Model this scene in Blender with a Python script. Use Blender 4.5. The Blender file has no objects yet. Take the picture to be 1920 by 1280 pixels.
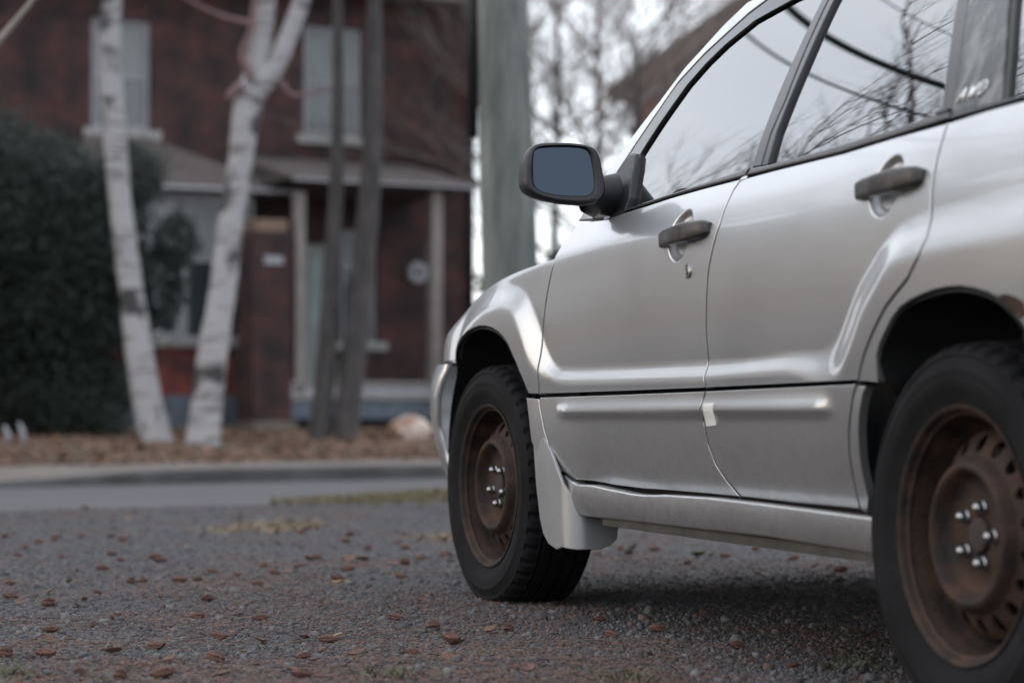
import bpy, bmesh, math, random
import numpy as np
from mathutils import Vector, Matrix
from mathutils.geometry import delaunay_2d_cdt

random.seed(7)
rng = np.random.default_rng(11)
R = math.radians
SC = bpy.context.scene
COL = SC.collection

# ------------------------------------------------------------------ camera
FPX = 4305.0                 # focal length in photo pixels (50 mm on a 22.3 mm wide sensor)
HOR = 756.0                  # horizon row in the photo
CAMH = 0.545
PITCH = math.atan((HOR - 640.0) / FPX)
cam_d = bpy.data.cameras.new('camera')
cam = bpy.data.objects.new('camera', cam_d); COL.objects.link(cam)
cam.location = (0, 0, CAMH)
cam.rotation_euler = (R(90) + PITCH, 0, 0)
cam_d.sensor_fit = 'HORIZONTAL'; cam_d.sensor_width = 22.3; cam_d.lens = 50.0
cam_d.clip_start = 0.05; cam_d.clip_end = 4000
cam_d.dof.use_dof = True; cam_d.dof.focus_distance = 5.4; cam_d.dof.aperture_fstop = 1.65
SC.camera = cam

# ------------------------------------------------------------------ sky, sun, exposure
SUN_AZ, SUN_EL = -92.0, 11.0      # degrees; azimuth clockwise from +Y
world = bpy.data.worlds.new('World'); SC.world = world; world.use_nodes = True
wn = world.node_tree.nodes; wl = world.node_tree.links
for n in list(wn): wn.remove(n)
w_out = wn.new('ShaderNodeOutputWorld'); w_bg = wn.new('ShaderNodeBackground')
w_sky = wn.new('ShaderNodeTexSky'); w_sky.sky_type = 'NISHITA'; w_sky.sun_disc = False
w_sky.sun_elevation = R(SUN_EL); w_sky.sun_rotation = R(SUN_AZ)
w_sky.air_density = 1.0; w_sky.dust_density = 1.2; w_sky.ozone_density = 1.0
# high thin cloud: one even layer of broken grey-white all over the sky
tc = wn.new('ShaderNodeTexCoord'); mp = wn.new('ShaderNodeMapping'); mp.inputs['Scale'].default_value = (1, 1, 3.2)
nz = wn.new('ShaderNodeTexNoise'); nz.inputs['Scale'].default_value = 2.6; nz.inputs['Detail'].default_value = 7
rp = wn.new('ShaderNodeValToRGB'); rp.color_ramp.elements[0].position = 0.36; rp.color_ramp.elements[1].position = 0.72
rp.color_ramp.elements[0].color = (0.78, 0.78, 0.78, 1); rp.color_ramp.elements[1].color = (0.97, 0.97, 0.97, 1)
cl = wn.new('ShaderNodeRGB'); cl.outputs[0].default_value = (3.9, 4.05, 4.35, 1)
mx = wn.new('ShaderNodeMixRGB')
wl.new(tc.outputs['Generated'], mp.inputs['Vector']); wl.new(mp.outputs['Vector'], nz.inputs['Vector'])
wl.new(nz.outputs['Fac'], rp.inputs['Fac']); wl.new(rp.outputs['Color'], mx.inputs['Fac'])
wl.new(w_sky.outputs['Color'], mx.inputs['Color1']); wl.new(cl.outputs[0], mx.inputs['Color2'])
wl.new(mx.outputs['Color'], w_bg.inputs['Color']); w_bg.inputs['Strength'].default_value = 0.15
wl.new(w_bg.outputs['Background'], w_out.inputs['Surface'])
sun_d = bpy.data.lights.new('sun', 'SUN'); sun_d.energy = 0.06; sun_d.angle = R(30); sun_d.color = (1, 0.86, 0.7)
sun = bpy.data.objects.new('sun', sun_d); COL.objects.link(sun)
_a, _e = R(SUN_AZ), R(SUN_EL + 6)
sun.rotation_euler = Vector((-math.sin(_a)*math.cos(_e), -math.cos(_a)*math.cos(_e), -math.sin(_e))).to_track_quat('-Z', 'Y').to_euler()
SC.view_settings.view_transform = 'Standard'; SC.view_settings.look = 'None'
SC.view_settings.exposure = 1.72; SC.view_settings.gamma = 1.0
SC.view_settings.use_curve_mapping = False
SC.cycles.max_bounces = 8; SC.cycles.transparent_max_bounces = 8
SC.cycles.sample_clamp_indirect = 6.0

# ------------------------------------------------------------------ pixel -> place
CP, SP = math.cos(PITCH), math.sin(PITCH)
def ray(px, py):
    u = (px - 960.0) / FPX; v = -(py - 640.0) / FPX
    return Vector((u, CP - v*SP, SP + v*CP))
CAM0 = Vector((0, 0, CAMH))
def at_depth(px, py, Y):                  # point of that pixel's ray at world y = Y
    d = ray(px, py); return CAM0 + d * (Y / d.y)
def at_ground(px, py, z=0.0):
    d = ray(px, py); return CAM0 + d * ((z - CAMH) / d.z)
class Frame:
    def __init__(s, org, deg):
        s.o = Vector(org); a = R(deg); s.ang = a
        s.ex = Vector((math.cos(a), math.sin(a), 0)); s.ey = Vector((-math.sin(a), math.cos(a), 0))
    def loc(s, P):
        q = P - s.o; return Vector((q.dot(s.ex), q.dot(s.ey), q.z))
    def dirl(s, d): return Vector((d.dot(s.ex), d.dot(s.ey), d.z))
    def px(s, px, py, y=0.0):             # pixel on the local plane y = const -> (x, z)
        c = s.loc(CAM0); d = s.dirl(ray(px, py)); t = (y - c.y) / d.y; p = c + d*t
        return p.x, p.z
    def pxx(s, px, py, x):                # pixel on the local plane x = const -> (y, z)
        c = s.loc(CAM0); d = s.dirl(ray(px, py)); t = (x - c.x) / d.x; p = c + d*t
        return p.y, p.z
    def on(s, px, py, surf, y0=0.83):     # pixel on the surface y = surf(x, z)
        y = y0
        for _ in range(25):
            x, z = s.px(px, py, y); y = 0.5*y + 0.5*float(surf(np.array([x]), np.array([z]))[0])
        return x, z

# ------------------------------------------------------------------ materials
MATS = {}
def pm(name, col, rough=0.6, metal=0.0, var=0.12, scale=12.0, bump=0.0, bscale=60.0, col2=None, spec=None, coat=0.0, coat_r=0.05,
       emit=None, stretch=(1, 1, 1), lo=0.35, hi=0.65, rvar=0.0, detail=5):
    m = bpy.data.materials.new(name); m.use_nodes = True; nt = m.node_tree; N = nt.nodes; L = nt.links
    b = N['Principled BSDF']
    t = N.new('ShaderNodeTexCoord'); mp = N.new('ShaderNodeMapping'); mp.inputs['Scale'].default_value = stretch
    L.new(t.outputs['Object'], mp.inputs['Vector'])
    n = N.new('ShaderNodeTexNoise'); n.inputs['Scale'].default_value = scale; n.inputs['Detail'].default_value = detail
    L.new(mp.outputs['Vector'], n.inputs['Vector'])
    r = N.new('ShaderNodeValToRGB'); e = r.color_ramp.elements
    c2 = col2 if col2 else tuple(min(1, c*(1+var)) for c in col)
    c1 = col if col2 else tuple(c*(1-var) for c in col)
    e[0].position, e[1].position = lo, hi
    e[0].color = (*c1, 1); e[1].color = (*c2, 1)
    L.new(n.outputs['Fac'], r.inputs['Fac']); L.new(r.outputs['Color'], b.inputs['Base Color'])
    b.inputs['Roughness'].default_value = rough; b.inputs['Metallic'].default_value = metal
    if rvar:
        mr = N.new('ShaderNodeMapRange'); mr.inputs['To Min'].default_value = max(0.02, rough-rvar); mr.inputs['To Max'].default_value = min(1, rough+rvar)
        L.new(n.outputs['Fac'], mr.inputs['Value']); L.new(mr.outputs['Result'], b.inputs['Roughness'])
    if spec is not None: b.inputs['Specular IOR Level'].default_value = spec
    if coat: b.inputs['Coat Weight'].default_value = coat; b.inputs['Coat Roughness'].default_value = coat_r
    if bump:
        n2 = N.new('ShaderNodeTexNoise'); n2.inputs['Scale'].default_value = bscale; n2.inputs['Detail'].default_value = 6
        L.new(mp.outputs['Vector'], n2.inputs['Vector'])
        bp = N.new('ShaderNodeBump'); bp.inputs['Strength'].default_value = bump; bp.inputs['Distance'].default_value = 0.02
        L.new(n2.outputs['Fac'], bp.inputs['Height']); L.new(bp.outputs['Normal'], b.inputs['Normal'])
    MATS[name] = m
    return m
def bsdf(m): return m.node_tree.nodes['Principled BSDF']

def brick_mat(name, c1, c2, mortar, sc=1.0):
    m = bpy.data.materials.new(name); m.use_nodes = True; nt = m.node_tree; N = nt.nodes; L = nt.links; b = N['Principled BSDF']
    t = N.new('ShaderNodeTexCoord'); sx = N.new('ShaderNodeSeparateXYZ'); L.new(t.outputs['Object'], sx.inputs[0])
    ad = N.new('ShaderNodeMath'); L.new(sx.outputs['X'], ad.inputs[0]); L.new(sx.outputs['Y'], ad.inputs[1])
    cb = N.new('ShaderNodeCombineXYZ'); L.new(ad.outputs[0], cb.inputs['X']); L.new(sx.outputs['Z'], cb.inputs['Y'])
    br = N.new('ShaderNodeTexBrick'); L.new(cb.outputs[0], br.inputs['Vector'])
    br.inputs['Scale'].default_value = 1.0; br.inputs['Brick Width'].default_value = 0.21*sc; br.inputs['Row Height'].default_value = 0.071*sc
    br.inputs['Mortar Size'].default_value = 0.006; br.inputs['Mortar Smooth'].default_value = 0.2; br.inputs['Bias'].default_value = -0.1
    br.inputs['Color1'].default_value = (*c1, 1); br.inputs['Color2'].default_value = (*c2, 1); br.inputs['Mortar'].default_value = (*mortar, 1)
    n = N.new('ShaderNodeTexNoise'); n.inputs['Scale'].default_value = 2.4; n.inputs['Detail'].default_value = 6; L.new(t.outputs['Object'], n.inputs['Vector'])
    r = N.new('ShaderNodeValToRGB'); r.color_ramp.elements[0].position = 0.36; r.color_ramp.elements[1].position = 0.68
    r.color_ramp.elements[0].color = (0.35, 0.40, 0.43, 1); r.color_ramp.elements[1].color = (1.35, 0.95, 0.9, 1)
    L.new(n.outputs['Fac'], r.inputs['Fac'])
    mu = N.new('ShaderNodeMixRGB'); mu.blend_type = 'MULTIPLY'; mu.inputs['Fac'].default_value = 1
    L.new(br.outputs['Color'], mu.inputs['Color1']); L.new(r.outputs['Color'], mu.inputs['Color2']); L.new(mu.outputs['Color'], b.inputs['Base Color'])
    b.inputs['Roughness'].default_value = 0.9
    bp = N.new('ShaderNodeBump'); bp.inputs['Strength'].default_value = 0.6; bp.inputs['Distance'].default_value = 0.012; bp.invert = True
    L.new(br.outputs['Fac'], bp.inputs['Height']); L.new(bp.outputs['Normal'], b.inputs['Normal'])
    return m

def glass_mat(name, tint, ior=1.5, rough=0.0):
    m = bpy.data.materials.new(name); m.use_nodes = True; b = bsdf(m)
    b.inputs['Base Color'].default_value = (*tint, 1); b.inputs['Roughness'].default_value = rough
    b.inputs['IOR'].default_value = ior; b.inputs['Transmission Weight'].default_value = 1.0
    return m

M = {}
M['paint'] = pm('silver_paint', (0.44, 0.446, 0.454), 0.34, 0.82, 0.03, 3.0, coat=0.7, coat_r=0.06, rvar=0.04)
def lower_shade_paint(m):  # brown-grey speckle darkens the low panels: shade put into the paint colour
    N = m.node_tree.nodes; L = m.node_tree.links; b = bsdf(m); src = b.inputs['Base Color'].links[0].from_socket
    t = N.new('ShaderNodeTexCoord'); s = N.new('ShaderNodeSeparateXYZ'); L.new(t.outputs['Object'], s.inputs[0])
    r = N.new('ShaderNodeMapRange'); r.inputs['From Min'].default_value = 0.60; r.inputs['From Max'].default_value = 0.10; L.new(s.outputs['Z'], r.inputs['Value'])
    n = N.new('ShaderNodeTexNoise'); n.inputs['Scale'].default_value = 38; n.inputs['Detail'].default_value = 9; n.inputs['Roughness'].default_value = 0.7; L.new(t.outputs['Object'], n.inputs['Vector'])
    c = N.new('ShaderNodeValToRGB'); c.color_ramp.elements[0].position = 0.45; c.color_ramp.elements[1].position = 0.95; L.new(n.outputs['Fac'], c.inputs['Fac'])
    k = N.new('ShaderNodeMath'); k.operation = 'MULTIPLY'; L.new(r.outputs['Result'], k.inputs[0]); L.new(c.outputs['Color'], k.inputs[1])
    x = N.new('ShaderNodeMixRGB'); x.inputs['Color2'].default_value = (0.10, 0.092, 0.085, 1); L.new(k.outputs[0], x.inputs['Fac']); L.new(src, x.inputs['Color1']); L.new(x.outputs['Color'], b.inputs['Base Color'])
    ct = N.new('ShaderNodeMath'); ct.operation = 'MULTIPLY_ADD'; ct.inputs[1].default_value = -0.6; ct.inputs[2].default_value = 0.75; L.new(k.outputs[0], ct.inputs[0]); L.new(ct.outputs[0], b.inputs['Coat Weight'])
lower_shade_paint(M['paint'])
M['black_plastic'] = pm('black_plastic', (0.010, 0.010, 0.012), 0.42, 0, 0.2, 30, bump=0.05, bscale=900, spec=0.35)
M['grey_plastic'] = pm('weathered_plastic', (0.020, 0.018, 0.017), 0.36, 0, 0.3, 18, bump=0.04, bscale=700, spec=0.4)
M['trim'] = pm('gloss_black_trim', (0.02, 0.02, 0.022), 0.16, 0, 0.2, 10)
M['belt'] = pm('belt_rubber', (0.035, 0.032, 0.031), 0.25, 0, 0.2, 20)
M['faded'] = pm('faded_pillar_panel', (0.03, 0.03, 0.03), 0.25, 0, 0, 9.0, col2=(0.16, 0.16, 0.155), lo=0.45, hi=0.75, stretch=(3, 3, 1), rvar=0.12)
M['glass'] = glass_mat('window_glass', (0.012, 0.02, 0.018), 3.6)
M['mirror'] = pm('mirror_glass', (0.036, 0.047, 0.062), 0.02, 1.0, 0.0, 5)
M['tyre'] = pm('tyre_rubber', (0.008, 0.008, 0.009), 0.78, 0, 0.35, 9, bump=0.08, bscale=160, rvar=0.08, spec=0.10)
M['rust'] = pm('rusty_steel', (0.011, 0.0085, 0.0075), 0.72, 0.15, 0, 14, col2=(0.056, 0.028, 0.018), lo=0.36, hi=0.74, bump=0.2, bscale=90, spec=0.25, rvar=0.15)
M['chrome'] = pm('chrome', (0.28, 0.28, 0.29), 0.30, 1.0, 0.02, 5)
M['dark'] = pm('dark_underbody', (0.012, 0.012, 0.012), 0.85, 0, 0.3, 6)
M['rust_dark'] = pm('brake_iron', (0.03, 0.022, 0.02), 0.8, 0.3, 0.4, 20)
M['weld'] = pm('pinch_weld', (0.032, 0.030, 0.025), 0.6, 0.2, 0.4, 14)
M['seat'] = pm('seat_cloth', (0.03, 0.03, 0.032), 0.9, 0, 0.2, 40)
M['tape'] = pm('tape', (0.62, 0.62, 0.60), 0.6, 0, 0.03, 30)
M['badge'] = pm('badge_silver', (0.75, 0.75, 0.76), 0.35, 0.3, 0.02, 5)
M['flap'] = pm('flap_plastic', (0.26, 0.262, 0.265), 0.42, 0.55, 0.06, 8, rvar=0.06)
M['lamp_red'] = pm('lamp_red', (0.3, 0.01, 0.01), 0.1, 0, 0.05, 10, coat=1)
M['lamp_clear'] = pm('lamp_clear', (0.6, 0.62, 0.65), 0.08, 0.3, 0.05, 10, coat=1)

# ------------------------------------------------------------------ mesh building
class MB:
    def __init__(s): s.v = []; s.f = []; s.n = 0
    def add(s, verts, faces):
        k = len(s.v); s.v.extend([tuple(p) for p in verts]); s.f.extend([tuple(i+k for i in f) for f in faces]); return s
    def box(s, x0, x1, y0, y1, z0, z1):
        return s.add([(x0,y0,z0),(x1,y0,z0),(x1,y1,z0),(x0,y1,z0),(x0,y0,z1),(x1,y0,z1),(x1,y1,z1),(x0,y1,z1)],
                     [(0,3,2,1),(4,5,6,7),(0,1,5,4),(1,2,6,5),(2,3,7,6),(3,0,4,7)])
    def prism(s, poly, axis, a0, a1):         # polygon in the plane across `axis`, from a0 to a1
        n = len(poly)
        def P(p, a): return (a, p[0], p[1]) if axis == 'x' else ((p[0], a, p[1]) if axis == 'y' else (p[0], p[1], a))
        vs = [P(p, a0) for p in poly] + [P(p, a1) for p in poly]
        fs = [tuple(range(n))[::-1], tuple(range(n, 2*n))] + [(i, (i+1) % n, n+(i+1) % n, n+i) for i in range(n)]
        return s.add(vs, fs)
    def tube(s, pts, rad, seg=8, cap=True, sq=None):   # sq: (side vector, ratio) flattening
        pts = [Vector(p) for p in pts]
        if not hasattr(rad, '__len__'): rad = [rad]*len(pts)
        vs = []; fs = []; prev = None
        for i, p in enumerate(pts):
            t = (pts[min(i+1, len(pts)-1)] - pts[max(i-1, 0)]).normalized()
            if prev is None:
                a = Vector((0, 0, 1)) if abs(t.z) < 0.9 else Vector((1, 0, 0)); u = t.cross(a).normalized()
            else:
                u = (prev - t*prev.dot(t)).normalized()
            prev = u; w = t.cross(u)
            for k in range(seg):
                c, sn = math.cos(2*math.pi*k/seg), math.sin(2*math.pi*k/seg)
                vs.append(p + (u*c + w*sn)*rad[i])
        for i in range(len(pts)-1):
            for k in range(seg):
                a = i*seg+k; b = i*seg+(k+1) % seg; fs.append((a, b, b+seg, a+seg))
        if cap:
            fs.append(tuple(range(seg))[::-1]); fs.append(tuple(range((len(pts)-1)*seg, len(pts)*seg)))
        return s.add(vs, fs)
    def grid(s, rows, close_u=False, close_v=False):   # rows: list of lists of points
        nu, nv = len(rows), len(rows[0]); vs = [p for r in rows for p in r]; fs = []
        for i in range(nu if close_u else nu-1):
            for j in range(nv if close_v else nv-1):
                a = i*nv+j; b = i*nv+(j+1) % nv; c = ((i+1) % nu)*nv+(j+1) % nv; d = ((i+1) % nu)*nv+j
                fs.append((a, b, c, d))
        return s.add(vs, fs)
    def lathe_y(s, prof, seg=64, close=False):         # prof: (r, y); axis = y
        rows = [[(r*math.cos(2*math.pi*k/seg), y, r*math.sin(2*math.pi*k/seg)) for k in range(seg)] for r, y in prof]
        return s.grid(rows, close_u=close, close_v=True)
    def build(s, name, mat, parent=None, smooth=False, bevel=0.0, normals=None, auto=None):
        me = bpy.data.meshes.new(name); me.from_pydata([tuple(p) for p in s.v], [], s.f); me.update()
        if mat is not None: me.materials.append(mat)
        if smooth or auto:
            me.shade_smooth()
        if auto: me.set_sharp_from_angle(angle=R(auto))
        if normals is not None:
            me.shade_smooth(); me.normals_split_custom_set_from_vertices([tuple(n) for n in normals])
        o = bpy.data.objects.new(name, me); COL.objects.link(o)
        if parent is not None: o.parent = parent
        if bevel:
            bm = bmesh.new(); bm.from_mesh(me); bmesh.ops.bevel(bm, geom=bm.edges[:], offset=bevel, segments=2, affect='EDGES', clamp_overlap=True)
            bm.to_mesh(me); bm.free()
        return o
def fix_normals(o):
    bm = bmesh.new(); bm.from_mesh(o.data); bmesh.ops.recalc_face_normals(bm, faces=bm.faces); bm.to_mesh(o.data); bm.free(); return o
def np_mesh(name, V, F, mat, parent=None, smooth=False, colors=None):
    V = np.asarray(V, np.float32); F = np.asarray(F, np.int32); k = F.shape[1]
    me = bpy.data.meshes.new(name); me.vertices.add(len(V)); me.vertices.foreach_set('co', V.ravel())
    me.loops.add(F.size); me.loops.foreach_set('vertex_index', F.ravel())
    me.polygons.add(len(F)); me.polygons.foreach_set('loop_start', np.arange(0, F.size, k, dtype=np.int32))
    me.polygons.foreach_set('loop_total', np.full(len(F), k, np.int32))
    if smooth: me.polygons.foreach_set('use_smooth', np.ones(len(F), bool))
    me.update(calc_edges=True); me.validate()
    if colors is not None:
        ca = me.color_attributes.new('tone', 'FLOAT_COLOR', 'POINT'); C4 = np.ones((len(V), 4), np.float32); C4[:, :3] = colors
        ca.data.foreach_set('color', C4.ravel())
    if mat: me.materials.append(mat)
    o = bpy.data.objects.new(name, me); COL.objects.link(o)
    if parent is not None: o.parent = parent
    return o
def tag(o, label=None, cat=None, group=None, kind=None):
    if label: o['label'] = label
    if cat: o['category'] = cat
    if group: o['group'] = group
    if kind: o['kind'] = kind
    return o
def empty(name, loc, rz=0.0, label=None, cat=None, group=None):
    o = bpy.data.objects.new(name, None); COL.objects.link(o); o.location = loc; o.rotation_euler = (0, 0, rz); o.empty_display_size = 0.2
    return tag(o, label, cat, group)
def tone_mat(name, rough=0.8, bump=0.0):           # colour stored per piece (its own colour)
    m = bpy.data.materials.new(name); m.use_nodes = True; N = m.node_tree.nodes; L = m.node_tree.links
    a = N.new('ShaderNodeVertexColor'); a.layer_name = 'tone'; L.new(a.outputs['Color'], bsdf(m).inputs['Base Color'])
    bsdf(m).inputs['Roughness'].default_value = rough
    return m
def smoothstep(x, a, b):
    t = np.clip((x-a)/(b-a), 0, 1); return t*t*(3-2*t)
# ================================================================== THE CAR
CF = Frame((1.5565, 4.1958, 0.0), 109.0)          # car: x forward from the rear axle, y to its left, z up
car = empty('parked_car', CF.o, CF.ang, 'silver all-wheel-drive estate car with rusty steel wheels parked on the gravel', 'car')

def plan(x): return -0.035*(np.maximum(0, x-2.2)/0.85)**8 - 0.05*(np.maximum(0, -x-0.25)/0.6)**2
def interp_curve(pts):
    a = np.array(sorted(pts)); return lambda x: np.interp(x, a[:, 0], a[:, 1])
def smooth_curve(pts):                            # monotone table -> smoothed, dense
    a = np.array(sorted(pts)); xs = np.linspace(a[0, 0], a[-1, 0], 200); ys = np.interp(xs, a[:, 0], a[:, 1])
    k = 9; ker = np.ones(k)/k
    yp = np.concatenate([np.full(k, ys[0]) + (ys[1]-ys[0])*np.arange(-k, 0), ys, np.full(k, ys[-1]) + (ys[-1]-ys[-2])*np.arange(1, k+1)])
    for _ in range(2): yp = np.convolve(yp, ker, 'same')
    ys2 = yp[k:-k]
    return lambda x: np.interp(x, xs, ys2)

flat = lambda x, z: 0.845 + plan(x)
sh_px = [(866,594),(885,565),(906,544),(949,517),(997,499),(1039,485),(1114,462),(1188,444),(1226,434),(1324,413),(1371,405)]
sh = [CF.px(px, py, 0.842) for px, py in sh_px]
sh += [(3.2, 0.70), (0.7, 0.945), (0.3, 0.955), (-0.3, 0.965), (-1.0, 0.97)]
zs_f = smooth_curve(sh)

# line where the recessed door middle meets the raised flares and lower ridge
fl_px = [(852,677),(860,634),(869,602),(882,578),(896,560),(911,546),(928,536),(944,531),(959,530),(972,532),(983,538),(992,549),(999,565),(1010,597),(1018,634),(1025,660),(1032,678),(1042,689),(1056,692),
         (1100,691),(1200,687),(1328,680),(1420,671),(1480,664),(1515,660),(1535,655),(1549,646),(1560,631),(1570,612),(1583,586),(1605,536),(1622,507),(1639,480),(1652,458),(1668,437),(1684,422),(1703,410),(1747,393),(1810,377),(1920,350)]
fl = [CF.px(px, py, 0.845) for px, py in fl_px]
fl = [(fl[0][0]+0.02, 0.45)] + fl + [(-0.4, 0.905), (-0.95, 0.90)]
def chaikin(P, it=1):
    P = np.array(P)
    for _ in range(it):
        Q = np.empty((2*(len(P)-1), 2)); Q[0::2] = 0.75*P[:-1]+0.25*P[1:]; Q[1::2] = 0.25*P[:-1]+0.75*P[1:]; P = np.vstack([P[:1], Q, P[-1:]])
    return P
fl = [tuple(q) for q in chaikin(fl)]
FL = np.array(fl)
FLpoly = np.array(list(fl) + [(-0.95, -1.0), (3.4, -1.0), (3.4, 0.45)])
def inside(poly, x, z):
    x = np.asarray(x); z = np.asarray(z); c = np.zeros(x.shape, bool); n = len(poly)
    for i in range(n):
        x0, z0 = poly[i]; x1, z1 = poly[(i+1) % n]
        if z0 == z1: continue
        c ^= ((z0 > z) != (z1 > z)) & (x < (x1-x0)*(z-z0)/(z1-z0)+x0)
    return c
def dist_poly(P, x, z, closed=False):
    x = np.asarray(x, float); z = np.asarray(z, float); d = np.full(x.shape, 1e9); n = len(P)
    for i in range(n if closed else n-1):
        ax, az = P[i]; bx, bz = P[(i+1) % n]; ux, uz = bx-ax, bz-az; L2 = ux*ux+uz*uz+1e-12
        t = np.clip(((x-ax)*ux+(z-az)*uz)/L2, 0, 1); d = np.minimum(d, (x-ax-t*ux)**2+(z-az-t*uz)**2)
    return np.sqrt(d)
HANDLES = []                                       # (x, z, radius along, radius up)
def S_up(x, z):
    x = np.asarray(x, float); z = np.asarray(z, float)
    zs = zs_f(x); t = z - zs
    w = 0.010 + 0.028*smoothstep(-x, -1.6, -0.7)
    y = 0.846 - 0.42*(np.minimum(t, 0.0)+0.10)**2 - 0.084*np.maximum(t, 0)
    sp_ = w*np.logaddexp(0, t/w)
    y = y - 0.52*sp_
    d = dist_poly(FL, x, z); d = np.where(inside(FLpoly, x, z), d, -d)
    fw_ = smoothstep(x, 2.0, 2.16); rw_ = smoothstep(-x, -0.70, -0.40)
    wd = 0.040 + 0.045*fw_ + 0.050*rw_
    y = y + (0.021 + 0.010*fw_ + 0.008*rw_)*smoothstep(d, -0.006, wd)
    for hx, hz, ra, rb in HANDLES:
        q = ((x-hx)/ra)**2 + ((z-hz)/rb)**2
        y = y - 0.017*smoothstep(1-q, 0.0, 0.55)
    return y + plan(x)
zm_f = interp_curve([CF.px(1010, 742, .86), CF.px(1322, 730, .86), CF.px(1608, 716, .86), (2.4, .562), (-0.5, .60)])
r0 = CF.px(1041, 773, .855); r1 = CF.px(1560, 767, .855)
def S_low(x, z):
    x = np.asarray(x, float); z = np.asarray(z, float)
    zm = zm_f(x); t = zm - z
    y = 0.857 - 0.14*t - 0.48*t**2 + 0.026*smoothstep(x, 1.72, 1.98)*np.clip(t*5, 0, 1)
    zr = r1[1] + (r0[1]-r1[1])*(x-r1[0])/(r0[0]-r1[0])
    k = smoothstep(x, r1[0]-0.01, r1[0]+0.07) * (1-smoothstep(x, r0[0]-0.12, r0[0]+0.01))
    e = z - zr
    y = y + 0.013*k*np.exp(-(e/np.where(e > 0, 0.021, 0.012))**2)
    y = y + 0.010*smoothstep(x, 2.02, 2.16) + 0.008*smoothstep(-x, -0.40, -0.33)*np.clip(t*6, 0, 1)
    return y + plan(x)
def S_sill(x, z): return 0.838 - 3.6*(np.asarray(z)-0.336)**2 + 0*np.asarray(x)
def G(x, z):                                        # greenhouse: leaning and slightly barrelled
    z = np.asarray(z, float); x = np.asarray(x, float); t = z-1.02
    return 0.782 - 0.36*t - 0.27*t*t - 0.012*(x-0.7)**2 - 0.10*np.maximum(0, x-1.7)**2
def off(f, d): return lambda x, z: f(x, z) + d

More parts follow.
